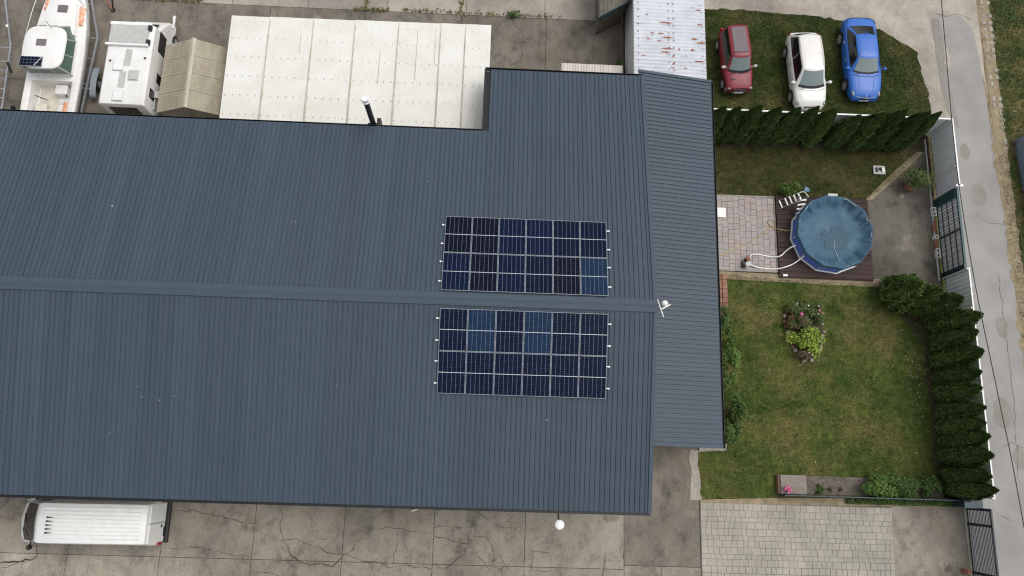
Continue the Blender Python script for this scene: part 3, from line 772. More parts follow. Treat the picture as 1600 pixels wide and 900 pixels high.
# flue pipe by the far eave
t = thing('flue_pipe', 'dark metal flue pipe with a shiny pale cap rising past the far eave', 'chimney', (-5.74, 15.0, 0))
MB().cyl((-5.74, 15.0, 2.5), (-5.74, 15.0, 6.95), .125, n=20).build('pipe', M_black, t, 50)
MB().cyl((-5.74, 15.0, 6.95), (-5.74, 15.0, 7.0), .17, n=20).cyl((-5.74, 15.0, 7.0), (-5.74, 15.0, 7.22), .145, .14, n=20).build('cap', M_white, t, 50)
MB().box(-6.02, -5.40, 14.83, 15.1, 4.5, 4.62).box(-5.55, -5.38, 14.78, 15.2, 4.45, 4.95).build('bracket', M_black, t)
# dome lamp by the near eave
t = thing('yard_lamp', 'round white disc lamp on a short arm beyond the near eave', 'lamp', (3.1, -1.45, 4.2))
MB().cyl((3.1, -2.36, 4.55), (3.1, -2.36, 4.60), .19, .19, 28).ell((3.1, -2.36, 4.60), .17, .17, .05, 24, 8).build('disc', M_white, t, 50)
MB().cyl((3.1, -2.36, 4.44), (3.1, -2.36, 4.55), .12, .2, 20).build('housing', M_lgrey, t, 50)
MB().tube([(3.1, -1.4, 4.2), (3.06, -1.95, 4.25), (3.1, -2.36, 4.46)], .03).build('arm', M_black, t, 60)
# aerial on the gable end
t = thing('aerial', 'small white antenna with a bar and round head at the ridge end', 'antenna', (7.0, 6.6, 4.15))
MB().cyl((7.05, 6.55, 4.15), (7.05, 6.55, 6.1), .02).build('mast', M_lgrey, t)
MB().bar((6.95, 6.95, 6.05), (7.2, 6.2, 6.05), .035, .03).build('bar', M_white, t)
MB().bar((7.06, 6.5, 6.05), (7.5, 6.75, 6.05), .05, .03).build('arm', M_white, t)
MB().ell((7.24, 6.78, 6.1), .15, .13, .13, 14, 8).build('head', M_white, t, 60)
# ================================================================== vehicles
def car(name, label, loc, ang, L, W, H, paint, body, cab, wheels=(.30, -.29), grille='dark', wr=.31, bumper=None, handles=True):
    """local frame: +x forward, +y left; body: list of (x, z_top, halfwidth, z_low)"""
    t = thing(name, label, 'car', (loc[0], loc[1], 0.02), ang, 'cars parked on the lawn behind the hedge')
    hw = W / 2
    mb = MB(); rings = []
    for x, zt, wf, zl in body:
        w = hw * wf; sh = max(zt - .13, zl + .1)
        half = [(w * .80, zl), (w * .95, zl + .06), (w, zl + (sh - zl) * .55), (w * .985, sh), (w * .93, zt - .045), (w * .80, zt), (w * .45, zt + .022), (0, zt + .03)]
        ring = [(x, y, z) for y, z in half] + [(x, -y, z) for y, z in half[-2::-1]]
        rings.append(ring)
    mb.loft(rings[::-1]); bd = mb.build('body', paint, t, 45, local=True)
    xf0, xf1, xr1, xr0, wb, wt, zb = cab
    def ring(tt, ins=0.0, dz=0.0):
        xf = xf0 + (xf1 - xf0) * tt - ins; xr = xr0 + (xr1 - xr0) * tt + ins
        bl = 1 - (1 - tt) ** 1.6; w = hw * (wb + (wt - wb) * bl) - ins; z = zb + (H - .05 - zb) * tt + dz
        fb = .16 * (1 - .35 * tt); rb = .09; P = []
        for k in range(9):
            u = -1 + k / 4; P.append((xf - fb * u * u, w * u * (.97 if abs(u) == 1 else .97), z))
        for k in range(1, 6): P.append((xf - fb + (xr + rb - xf + fb) * k / 6, w * (1 + .025 * math.sin(math.pi * k / 6)), z))
        for k in range(9):
            u = 1 - k / 4; P.append((xr + rb * u * u, w * .97 * u, z))
        for k in range(1, 6): P.append((xr + rb + (xf - fb - xr - rb) * k / 6, -w * (1 + .025 * math.sin(math.pi * k / 6)), z))
        return P
    mb = MB(); mb.loft([ring(q) for q in (0, .25, .5, .75, .93)] + [ring(.99, .035), ring(1.0, .10, .022), ring(1.0, .3, .04)][0:3])
    mb.build('roof', paint, t, 55, local=True)
    def surf(tt, i): 
        r = ring(tt); n = len(r); i0 = int(math.floor(i)) % n; f = i - math.floor(i)
        return Vector(r[i0]).lerp(Vector(r[(i0 + 1) % n]), f)
    def pane(nm, i0, i1, t0, t1, m, n=8, k=4):
        def pt(tt, i, off):
            p = surf(tt, i); e = .04
            du = surf(tt, i + e) - surf(tt, i - e); dv = surf(min(tt + .02, 1), i) - surf(tt - .02, i)
            nr = du.cross(dv).normalized(); c = Vector(((xf0 + xr0) / 2, 0, p.z))
            if nr.dot(p - c) < 0: nr = -nr
            return p + nr * off
        mb = MB(); top = [[pt(t0 + (t1 - t0) * b / k, i0 + (i1 - i0) * a / n, .006) for a in range(n + 1)] for b in range(k + 1)]
        mb.grid(top)
        return mb.build(nm, m, t, 50, local=True)
    pane('windscreen', .45, 7.55, .15, .93, M_wind)
    pane('windscreen_base', .35, 7.65, .02, .155, M_black, 8, 1)
    pane('rear_window', 14.5, 21.5, .08, .93, M_glass)
    pane('side_window', 8.5, 11.1, .03, .93, M_glass, 6); pane('side_window', 11.18, 13.8, .03, .92, M_glass, 6)
    pane('side_window', 22.3, 24.82, .03, .92, M_glass, 6); pane('side_window', 24.9, 27.6, .03, .93, M_glass, 6)
    for xw in wheels:
        for s_ in (1, -1):
            x = xw * L; y = s_ * (hw - .09)
            tm = MB().cyl((x, y - .1, wr), (x, y + .1, wr), wr, n=22)
            wo = tm.build('wheel', M_rubber, t, 40, local=True)
            rm = MB().cyl((x, y + s_ * .1, wr), (x, y + s_ * .112, wr), wr * .3, n=10)
            for k in range(5):
                a = 2 * math.pi * k / 5 + .3
                rm.bar((x, y + s_ * .107, wr), (x + wr * .66 * math.cos(a), y + s_ * .107, wr + wr * .66 * math.sin(a)), .06, .014) if False else rm.box(0, wr * .66, -.006, .006, -.035, .035, Matrix.Translation((x, y + s_ * .107, wr)) @ Matrix.Rotation(-a, 4, 'Y'))
            n_ = 20
            rm.loft([[(x + r_ * math.cos(2 * math.pi * k / n_), y + s_ * q, wr + r_ * math.sin(2 * math.pi * k / n_)) for k in range(n_)] for r_, q in ((wr * .62, .1), (wr * .62, .114), (wr * .7, .114), (wr * .7, .1))], cap=False)
            ro = rm.build('rim', M_rim, wo, None, local=True)
            ar = MB(); n_ = 14
            ar.grid([[(x + r_ * math.cos(math.pi * k / n_), s_ * (hw + q), wr + .02 + r_ * math.sin(math.pi * k / n_)) for k in range(n_ + 1)] for r_, q in ((wr + .015, .004), (wr + .075, .004))])
            ar.build('arch_lip', M_black, t, None, local=True)
    for s_ in (1, -1):
        mx = xf0 - .34; my = s_ * (hw + .09)
        MB().ell((mx, my, zb + .1), .085, .12, .085, 12, 7).bar((mx, s_ * (hw - .1), zb + .05), (mx, my, zb + .07), .05, .04).build('mirror', paint if name != 'red_car' else M_lgrey, t, 60, local=True)
        if handles:
            for xh in (.02, -.2): MB().box(xh * L - .09, xh * L + .09, s_ * hw * .995 - .02, s_ * hw * .995 + .02, zb - .2, zb - .165).build('door_handle', M_alu if grille == 'chrome' else paint, t, local=True)
        for (xa, xb) in ((.13 * L, .13 * L + .012), (-.08 * L, -.08 * L + .012)):
            MB().box(xa, xb, s_ * hw * .992 - .004, s_ * hw * .992 + .006, .32, zb - .06).build('door_gap', M_black, t, local=True)
    return t
def extra(t, nm, mb, m, sm=None): return mb.build(nm, m, t, sm, local=True)

# red boxy hatchback
L, W, H = 3.45, 1.52, 1.62
red = car('red_car', 'small boxy red car with a grey panel covering its roof', (12.57, 21.42), R(-90 + 5), L, W, H, M_redp,
    [(-1.72, .60, .80, .42), (-1.70, .92, .90, .32), (-1.45, .96, .97, .25), (0, .96, 1, .22), (.62, .94, 1, .22), (1.0, .88, .98, .24), (1.45, .80, .93, .25), (1.66, .70, .86, .28), (1.71, .52, .80, .32)],
    (.90, .30, -1.60, -1.70, .92, .70, .93), wheels=(.335, -.335), wr=.28)
extra(red, 'roof_panel', MB().box(-1.42, .02, -.37, .37, H - .045, H + .0), M_greyroof)
extra(red, 'roof_panel_edge', MB().box(.02, .06, -.39, .39, H - .045, H + .004), M_black)
bp = MB()
bp.loft([[(1.62 - .14 * (y / .74) ** 2 + dx, y, z) for dx, z in ((.0, .28), (.13, .28), (.15, .42), (.13, .54), (0, .54))] for y in (-.74, -.6, -.3, 0, .3, .6, .74)])
extra(red, 'bumper', bp, M_bumper, 50)
extra(red, 'number_plate', MB().box(1.77, 1.785, -.24, .24, .36, .47), M_plate)
for s_ in (1, -1):
    extra(red, 'headlight', MB().ell((1.61, s_ * .54, .665), .075, .14, .05), M_headl, 60)
    extra(red, 'tail_light', MB().box(-1.73, -1.66, s_ * .66 - .06, s_ * .66 + .06, .75, 1.05), M_redl)
extra(red, 'grille', MB().box(1.66, 1.715, -.32, .32, .57, .66), M_black)
for k in range(4): extra(red, 'hood_vent', MB().box(1.16, 1.24, -.52 + k * .075, -.47 + k * .075, .855, .875), M_black)
for s_ in (-.3, .25): extra(red, 'wiper', MB().bar((.93, s_ - .25, .955), (.86, s_ + .25, .985), .02, .02), M_black)

# cream MPV
L, W, H = 4.36, 1.80, 1.60
wh = car('white_car', 'cream white estate car with silver wheels whose nose meets the hedge', (16.36, 20.98), R(-90 + 3.2), L, W, H, M_whitep,
    [(-2.16, .62, .78, .45), (-2.13, .90, .86, .34), (-1.95, 1.00, .94, .26), (-1.2, 1.01, .99, .22), (0, 1.0, 1, .21), (.85, .98, 1, .21), (1.25, .93, .98, .22), (1.75, .83, .92, .24), (2.02, .72, .82, .28), (2.14, .58, .70, .32)],
    (1.22, .42, -1.66, -2.06, .90, .67, .98), wheels=(.305, -.295), grille='chrome')
for s_ in (1, -1):
    extra(wh, 'headlight', MB().ell((1.84, s_ * .69, .73), .20, .08, .05), M_headl, 60)
    extra(wh, 'tail_light', MB().ell((-2.03, s_ * .77, .84), .08, .05, .14), M_redl, 60)
extra(wh, 'grille', MB().box(2.05, 2.135, -.36, .36, .56, .68), M_black)
extra(wh, 'number_plate', MB().box(2.14, 2.155, -.26, .26, .40, .51), M_plate)
for s_ in (1, -1): extra(wh, 'roof_rail', MB().tube([(.2, s_ * .56, H - .01), (-.6, s_ * .575, H + .02), (-1.5, s_ * .56, H - .02)], .018), M_whitep, 60)
extra(wh, 'bonnet_gap', MB().tube([(1.2, -.72, .985), (1.28, -.4, 1.005), (1.31, 0, 1.012), (1.28, .4, 1.005), (1.2, .72, .985)], .008), M_black)
for s_ in (-.3, .25): extra(wh, 'wiper', MB().bar((1.19, s_ - .25, 1.02), (1.12, s_ + .25, 1.06), .02, .02), M_black)

# blue liftback
L, W, H = 4.68, 1.82, 1.46
bl = car('blue_car', 'metallic blue saloon car, rightmost and longest of the three cars', (19.42, 21.82), R(-90 + 1.3), L, W, H, M_bluep,
    [(-2.33, .62, .74, .42), (-2.30, .93, .84, .32), (-2.1, 1.0, .91, .26), (-1.6, 1.0, .97, .23), (0, .96, 1, .2), (.9, .95, 1, .2), (1.3, .91, .98, .21), (1.8, .83, .93, .23), (2.12, .74, .84, .26), (2.26, .66, .74, .28), (2.31, .50, .66, .30)],
    (1.08, .32, -1.05, -1.98, .89, .62, .93), wheels=(.30, -.295), grille='chrome', wr=.32)
for s_ in (1, -1):
    extra(bl, 'headlight', MB().ell((1.98, s_ * .69, .72), .24, .085, .055), M_headl, 60)
    extra(bl, 'tail_light', MB().ell((-2.22, s_ * .64, .80), .07, .14, .06), M_redl, 60)
gr = MB(); gr.loft([[(2.27 - .10 * (y / .5) ** 2 + dx, y, z) for dx, z in ((0, .52), (.05, .53), (.04, .67), (0, .68))] for y in (-.5, -.3, 0, .3, .5)])
extra(bl, 'grille', gr, M_black)
gc = MB(); gc.tube([(2.19, -.52, .69), (2.27, -.3, .70), (2.31, 0, .705), (2.27, .3, .70), (2.19, .52, .69)], .014); extra(bl, 'grille_trim', gc, M_alu)
extra(bl, 'badge', MB().cyl((2.20, 0, .735), (2.21, 0, .75), .045, n=14), M_alu)
extra(bl, 'number_plate', MB().box(2.32, 2.335, -.26, .26, .38, .49), M_plate)
extra(bl, 'lower_intake', MB().box(2.25, 2.325, -.62, .62, .30, .37), M_black)
extra(bl, 'boot_edge', MB().tube([(-1.95, -.80, 1.0), (-2.24, -.62, .985), (-2.31, 0, .98), (-2.24, .62, .985), (-1.95, .80, 1.0)], .013), M_black)
extra(bl, 'shark_fin_aerial', MB().loft([[(-1.02, -.03, H - .02), (-1.2, 0, H - .02), (-1.02, .03, H - .02)], [(-1.15, -.008, H + .06), (-1.2, 0, H + .06), (-1.15, .008, H + .06)]]), M_bluep)
extra(bl, 'bonnet_gap', MB().tube([(1.06, -.74, .955), (1.15, -.4, .982), (1.18, 0, .988), (1.15, .4, .982), (1.06, .74, .955)], .008), M_black)
for s_ in (1, -1): extra(bl, 'bonnet_crease', MB().tube([(1.2, s_ * .42, .945), (1.7, s_ * .38, .868), (2.1, s_ * .3, .765)], .012), M_bluep)
for s_ in (-.3, .25): extra(bl, 'wiper', MB().bar((1.04, s_ - .25, .99), (.97, s_ + .25, 1.03), .02, .02), M_black)

# panel van beside the hall
t = van = thing('white_van', 'white panel van with ribbed roof parked under the near eave', 'van', (-17.6, -3.03, 0), R(180 + .6))
def vring(x, zt, w, wt, zl=.32):
    half = [(w * .9, zl), (w, zl + .1), (w * 1.01, 1.0), (w * .975, min(1.5, zt - .25)), (wt + (w - wt) * .12, zt - .14), (wt, zt - .05), (wt * .9, zt - .008), (0, zt)]
    cv_ = lambda y: (.24 * min(1, max(0, (x - 1.4) / .7)) - .03) * (y / .98) ** 2 if x > 1.4 else 0
    return [(x - cv_(y), y, z) for y, z in half] + [(x - cv_(y), -y, z) for y, z in half[-2::-1]]
vb = MB(); vb.loft([vring(*a) for a in ((-3.08, 2.28, .95, .80), (-3.04, 2.42, .97, .805), (-2.94, 2.485, .98, .815), (0, 2.5, .98, .82), (1.45, 2.48, .98, .82), (1.62, 2.41, .975, .80), (2.15, 1.92, .97, .79), (2.70, 1.36, .965, .80), (2.76, 1.30, .955, .82), (3.0, 1.14, .90, .76), (3.10, .94, .84, .70), (3.13, .60, .80, .66))][::-1])
vb.build('body', M_whitep if False else M_white, t, 40, local=True)
ws = MB(); ws.grid([[(x - (.24 * min(1, (x - 1.4) / .7) - .03) * (y * u / .98) ** 2, y * u, z) for u in (-1, -.7, -.35, 0, .35, .7, 1)] for x, y, z in ((1.69, .765, 2.36), (2.16, .775, 1.93), (2.67, .785, 1.41))][::-1])
for i in range(len(ws.v)): pass
ws.v = [(x + .03, y, z + .03) for x, y, z in ws.v]
ws.build('windscreen', M_glass, t, 60, local=True)
for s_ in (.28, -.3): MB().bar((2.66, s_, 1.50), (2.40, s_ + .36, 1.77), .025, .02).build('wiper', M_black, t, local=True)
for k in range(9):
    y = -.64 + k * .16
    MB().box(-2.80, -.92, y - .018, y + .018, 2.47, 2.534).build('roof_rib', M_white, t, local=True)
    MB().box(-.80, 1.1 if 2 <= k <= 6 else 1.3, y - .018, y + .018, 2.475, 2.538).build('roof_rib', M_white, t, local=True)
for k in range(5):
    y = -.32 + k * .16 + .08
    MB().loft([[(1.17, y - .035, 2.503), (1.17, y + .035, 2.503), (1.17, y + .035, 2.512), (1.17, y - .035, 2.512)], [(.86, y - .006, 2.503), (.86, y + .006, 2.503), (.86, y + .006, 2.507), (.86, y - .006, 2.507)]]).build('drain_mark', M_black, t, local=True)
MB().box(-.88, -.84, -.7, .7, 2.49, 2.506).build('roof_seam', M_camper, t, local=True)
# rear doors: seam, handle, lamps, bumper
MB().box(-3.115, -3.08, -.008, .008, .55, 2.25).build('door_seam', M_lgrey, t, local=True)
for s_ in (1, -1):
    MB().box(-3.13, -3.085, s_ * .02 if s_ > 0 else -.84, .84 if s_ > 0 else -.02, .62, 2.24).build('rear_door', M_white, t, None, .02, local=True)
    MB().box(-3.15, -3.04, s_ * .91 - .05, s_ * .91 + .05, .75, 1.15).build('tail_light', M_redl, t, local=True)
    MB().ell((2.74, s_ * .66, 1.04), .2, .14, .1).build('headlight', M_headl, t, 60, local=True)
MB().box(-3.15, -3.12, .10, .22, .95, 1.07).build('door_handle', M_black, t, local=True)
MB().box(-3.15, -3.12, .20, .62, .68, .76).build('lettering_strip', M_black, t, local=True)
MB().box(-3.26, -3.05, -.92, .92, .36, .58).build('rear_bumper', M_black, t, None, .03, local=True)
MB().loft([[(3.16 - .24 * (y / .9) ** 2 - d_, y, z) for d_, z in ((.2, .32), (0, .32), (0, .58), (.2, .58))] for y in (-.88, -.6, -.3, 0, .3, .6, .88)]).build('front_bumper', M_lgrey, t, 40, local=True)
for s_ in (1, -1):
    MB().ell((2.35, s_ * 1.13, 1.35), .10, .12, .18).bar((2.35, s_ * .9, 1.3), (2.35, s_ * 1.1, 1.3), .05, .05).build('mirror', M_black, t, 60, local=True)
    MB().grid([[(1.5, s_ * .968, 1.95), (2.1, s_ * .955, 1.85)], [(1.5, s_ * .995, 1.35), (2.45, s_ * .985, 1.35)]]).build('side_window', M_glass, t, local=True)
    for x in (2.05, -1.75):
        wo = MB().cyl((x, s_ * .78, .35), (x, s_ * 1.0, .35), .35, n=20).build('wheel', M_rubber, t, 40, local=True)
        MB().cyl((x, s_ * 1.0, .35), (x, s_ * 1.012, .35), .2, n=16).build('rim', M_steel, wo, None, local=True)

# motor caravan
t = thing('motorhome', 'white motorhome with roof hatches and a grey front rack beside the boat', 'motorhome', (-18.3, 18.5, 0))
CX0, CX1, CY0, CY1, CZ = -19.36, -17.18, 16.36, 20.75, 2.9
mb = MB()
def cring(y, ins, z0, z1): 
    return [(CX0 + ins, y, z0), (CX0 + ins - .0, y, z1 - .12), (CX0 + .10 + ins, y, z1), (CX1 - .10 - ins, y, z1), (CX1 - ins, y, z1 - .12), (CX1 - ins, y, z0)]
mb.loft([cring(CY0 - .06, .08, .6, 2.74), cring(CY0, 0, .45, 2.86), cring(CY0 + .15, 0, .45, CZ), cring(CY1 - .5, 0, .45, CZ), cring(CY1 - .1, .02, .45, 2.82), cring(CY1, .10, .5, 2.55)])
mb.build('body', M_camper, t, 35)
mb = MB(); mb.loft([[(CX0 + .1, y, .45), (CX0 + .14, y, z - .15), (CX0 + .25, y, z), (CX1 - .25, y, z), (CX1 - .14, y, z - .15), (CX1 - .1, y, .45)] for y, z in ((CY1 - .02, 2.2), (21.3, 1.75), (21.75, 1.25), (21.95, 1.0), (22.0, .6))])
mb.build('cab', M_camper, t, 35)
mb = MB(); mb.loft([[(x, y, z) for x, y, z in ((-19.0, 20.95, 2.1), (-19.0, 21.34, 1.78), (-17.5, 21.34, 1.78), (-17.5, 20.95, 2.1))], [(x, y, z) for x, y, z in ((-19.0, 20.95, 2.12), (-19.0, 21.34, 1.8), (-17.5, 21.34, 1.8), (-17.5, 20.95, 2.12))]]).build('windscreen', M_glass, t)
MB().box(CX0 + .12, CX1 - .22, 19.55, 20.52, 2.9, 3.02).build('front_rack', M_lgrey, t, None, .02)
MB().box(CX0 - .02, CX1 - .12, 19.40, 19.52, 2.92, 3.06).build('rack_bar', M_white, t, None, .02)
MB().box(CX0 + .05, CX1 - .12, 20.54, 20.72, 2.86, 2.98).build('rack_bar', M_white, t, None, .02)
for y in (19.62, 20.40): MB().box(CX1 - .24, CX1 - .08, y - .13, y + .13, 2.9, 3.05).build('rack_clamp', M_black, t)
for (x0, x1, y0, y1, m_) in ((-18.85, -18.40, 18.1, 18.62, M_white), (-18.05, -17.62, 17.62, 18.1, M_lgrey), (-18.65, -18.2, 16.5, 16.98, M_white)):
    h_ = MB().box(x0, x1, y0, y1, 2.9, 2.97).build('roof_hatch', m_, t, None, .02); MB().box(x0 - .03, x1 + .03, y0 - .03, y1 + .03, 2.89, 2.925).build('hatch_frame', M_lgrey, h_)
MB().box(-18.38, -18.06, 18.35, 19.25, 2.9, 2.908).build('walkway_mat', M_lgrey, t); MB().box(-18.52, -18.2, 17.2, 18.05, 2.9, 2.908).build('walkway_mat', M_lgrey, t)
for (x, y) in ((-19.05, 18.6), (-17.4, 18.8)): MB().cyl((x, y, 2.9), (x, y, 2.95), .05).build('roof_vent', M_black, t)
MB().box(CX0 + .42, CX1 - .42, CY0 - .085, CY0 - .045, 1.75, 2.62).build('rear_window', M_glass, t, None, .02)
for (y0, y1, z0, z1, nm) in ((19.6, 20.7, 1.5, 2.25, 'side_window'), (18.05, 18.55, 1.45, 1.95, 'side_window'), (17.0, 17.5, 1.9, 2.45, 'side_window'), (16.75, 17.25, .5, 1.65, 'door_window')):
    MB().box(CX1 - .005, CX1 + .015, y0, y1, z0, z1).build(nm, M_glass, t, None, .01)
MB().box(CX1 - .01, CX1 + .03, 16.65, 17.35, .45, 1.80).build('door', M_lgrey, t)
MB().box(CX1, CX1 + .35, 17.2, 17.55, 1.9, 1.95).build('door_awning', M_lgrey, t)
MB().tube([(-17.2, 21.2, 1.5), (-16.85, 21.3, 1.75), (-16.82, 21.75, 1.9)], .03).box(-16.87, -16.77, 21.2, 21.9, 1.7, 1.78).build('mirror', M_white, t)
for x in (CX0 + .05, CX1 - .25):
    for y in (17.6, 21.2):
        wo = MB().cyl((x, y, .34), (x + .2, y, .34), .34, n=18).build('wheel', M_rubber, t, 40); MB().cyl((x - .012, y, .34), (x + .212, y, .34), .2, n=14).build('rim', M_steel, wo)

# cabin boat on its trailer
t = thing('cabin_boat', 'white cabin cruiser on a trailer with a small solar panel on its hardtop', 'boat', (-22.4, 19.5, .6))
BX = -22.42
ST = [(15.85, 1.30), (16.5, 1.33), (18.0, 1.34), (19.5, 1.33), (21.0, 1.24), (22.2, 1.06), (23.3, .76), (24.2, .40), (24.75, .12)]
def gz(y): return 1.72 + max(0, y - 19) * .035
rings = []
for y, w in ST:
    k = max(0, (y - 20) / 4.75); z = gz(y)
    half = [(0, .62 + .75 * k * k), (w * .62 * (1 - .3 * k), .85 + .45 * k * k), (w * .90, 1.12 + .2 * k), (w * .985, z - .22), (w * 1.0, z - .05), (w * .96, z), (w * .74, z + .015), ]
    ring = [(BX + x, y, zz) for x, zz in half] + [(BX, y, z + .02)] + [(BX - x, y, zz) for x, zz in half[:0:-1]]
    rings.append(ring)
hull = MB(); 
# cockpit well is left open: gunwale rings only forward of the bulkhead are decked
nfore = [r for r in rings if r[0][1] >= 18.0]
hull.loft(nfore)
aft = []
for y, w in ST[:3]:
    z = gz(y); zi = .98
    o_ = [(0, .62), (w * .62, .85), (w * .9, 1.12), (w * .985, z - .22), (w, z - .05), (w * .96, z), (w * .80, z + .012), (w * .74, z - .03), (w * .70, zi + .05), (w * .66, zi)]
    aft.append([(BX + x, y, zz) for x, zz in o_] + [(BX - x, y, zz) for x, zz in o_[:0:-1]])
hull.loft(aft)
hull.build('hull', M_gel, t, 38)
MB().box(BX - .95, BX + .95, 15.86, 16.12, .98, 1.70).build('transom', M_gel, t, None, .05)
MB().box(BX - .92, BX + .92, 16.1, 18.05, .965, .99).build('cockpit_floor', M_geld, t)
for y in (16.6, 17.2): 
    MB().box(BX + .1, BX + .55, y, y + .45, .99, 1.0).build('floor_hatch', M_gel, t)
MB().box(BX - .88, BX - .30, 16.2, 16.95, .99, 1.32).build('bench_seat', M_geld, t, None, .06)
MB().box(BX + .02, BX + .62, 17.45, 17.98, .99, 1.42).build('helm_seat', M_gel, t, None, .06)
MB().bar((BX - .85, 17.28, 1.5), (BX - .25, 17.12, 1.35), .04, .03).build('boat_hook', M_black, t)
MB().cyl((BX + .55, 16.75, .99), (BX + .55, 16.75, 1.01), .07).build('drain', M_lgrey, t)
MB().ell((BX + .86, 17.2, 1.75), .05, .06, .04).build('winch', M_black, t)
# rub rail
mb = MB(); mb.tube([(BX + w * 1.005, y, gz(y) - .1) for y, w in ST] , .03, 6, 4); mb.tube([(BX - w * 1.005, y, gz(y) - .1) for y, w in ST], .03, 6, 4); mb.build('rub_rail', M_lgrey, t)
# trunk cabin forward
mb = MB(); rr = []
for y, w, z in ((20.4, .96, 2.12), (21.3, .90, 2.10), (22.2, .76, 2.05), (22.9, .52, 1.98), (23.35, .22, 1.90)):
    rr.append([(BX - w, y, gz(y)), (BX - w * .9, y, z - .05), (BX - w * .6, y, z), (BX, y, z + .03), (BX + w * .6, y, z), (BX + w * .9, y, z - .05), (BX + w, y, gz(y))])
mb.loft(rr); mb.build('trunk_cabin', M_gel, t, 40)
MB().box(BX - .1, BX + .38, 21.6, 22.0, 2.10, 2.16).build('deck_hatch', M_greyroof, t, None, .02)
# wheelhouse
wh_lo = [(-1.0, 18.3), (-.96, 20.2), (-.6, 21.1), (.66, 21.1), (1.0, 20.2), (1.05, 18.3)]
wh_hi = [(-.92, 18.2), (-.88, 19.75), (-.52, 20.4), (.6, 20.4), (.86, 19.75), (.86, 18.2)]
def wl(tt): return [(BX + a[0] + (b_[0] - a[0]) * tt, a[1] + (b_[1] - a[1]) * tt, 1.72 + 1.02 * tt) for a, b_ in zip(wh_lo, wh_hi)]
MB().loft([wl(0), wl(.22)]).build('coaming', M_gel, t)
MB().loft([wl(.22), wl(1)], cap=False).build('window_band', M_greeng, t)
for a, b_ in zip(wl(.2), wl(1)): MB().bar(a, b_, .06, .06).build('window_post', M_lgrey, t)
for (i, j, f) in ((0, 1, .5), (4, 5, .5), (5, 0, .33), (5, 0, .66), (2, 3, .5)):
    a, b_ = wl(.2), wl(1); MB().bar(Vector(a[i]).lerp(Vector(a[j]), f), Vector(b_[i]).lerp(Vector(b_[j]), f), .045, .05).build('window_post', M_lgrey, t)
tp = []
for ins, z in ((.06, 2.72), (0, 2.76), (.02, 2.83), (.16, 2.88), (.5, 2.90)):
    ring = []
    for k in range(28):
        a = 2 * math.pi * k / 28; ca_, sa_ = math.cos(a), math.sin(a); e = .5
        ring.append((BX + .02 + (1.02 - ins) * math.copysign(abs(ca_) ** e, ca_), 19.22 + (1.15 - ins) * math.copysign(abs(sa_) ** e, sa_), z))
    tp.append(ring)
MB().loft(tp).build('hardtop', M_gel, t, 50)
MB().box(BX - .33, BX + .15, 19.25, 19.6, 2.89, 2.94).build('roof_hatch', M_greyroof, t, None, .02)
pv = MB().box(BX - .94, BX + .14, 18.12, 18.64, 2.90, 2.94).build('solar_panel', M_pvfr, t)
cm = MB()
for i in range(6):
    for j in range(3): cm.box(BX - .92 + i * .175, BX - .755 + i * .175, 18.14 + j * .162, 18.292 + j * .162, 2.94, 2.944)
cm.build('cell_block', M_cells[0], pv)
MB().bar((BX - .2, 18.15, 2.965), (BX + .1, 18.6, 2.965), .04, .02).build('strap', M_lgrey, t)
MB().tube([(BX + .3, 20.2, 2.9), (BX + .25, 20.3, 3.4)], .012).build('aerial', M_black, t)
# pulpit rail
pr = MB(); zz = .55
pr.tube([(BX - 1.3, 18.6, gz(18.6)), (BX - 1.3, 19.2, 2.35), (BX - 1.2, 21.0, 2.4), (BX - 1.0, 22.3, 2.45), (BX - .68, 23.4, 2.5), (BX - .1, 24.7, 2.55), (BX + .1, 24.7, 2.55), (BX + .68, 23.4, 2.5), (BX + 1.0, 22.3, 2.45)], .02)
for x, y in ((-1.22, 21.0), (-1.02, 22.2), (-.7, 23.3), (.7, 23.3), (1.02, 22.2)): pr.cyl((BX + x, y, gz(y)), (BX + x * .99, y, 2.44), .014, n=6)
pr.build('guard_rail', M_alu, t, 60)
def tarp(pts, z):
    mb = MB(); xa = sum(p[0] for p in pts) / len(pts); ya = min(p[1] for p in pts) - .15; yb = max(p[1] for p in pts) + .15
    mb.grid([[(xa + (i - 2) * .075 + random.uniform(-.05, .05), ya + (yb - ya) * j / 8 + random.uniform(-.04, .04), z - .05 + random.uniform(0, .12) * (1 if 0 < i < 4 else .3)) for j in range(9)] for i in range(5)])
    o = mb.build('orange_tarp', M_orange, None, 50); o['label'] = 'crumpled orange and white tarp'; return o
for pts, z, lb in (([(BX + .94, 21.75), (BX + .98, 21.45), (BX + .96, 21.2), (BX + .9, 21.95)], 1.86, 'crumpled orange tarp on the right side of the bow deck'), ([(BX - .85, 22.25), (BX - .95, 22.0), (BX - .7, 22.45)], 1.88, 'small orange rag on the left side of the bow deck'), ([(BX + .88, 16.35), (BX + .8, 16.2), (BX + .92, 16.55), (BX + .95, 16.75)], 1.66, 'orange rag bunched in the stern corner of the boat')):
    o = tarp(pts, z); tag(o, lb, 'tarp')
MB().box(BX - 1.25, BX - .85, 16.0, 16.25, 1.68, 1.78, Matrix.Rotation(0, 4, 'Z')).build('fender', M_black, t)

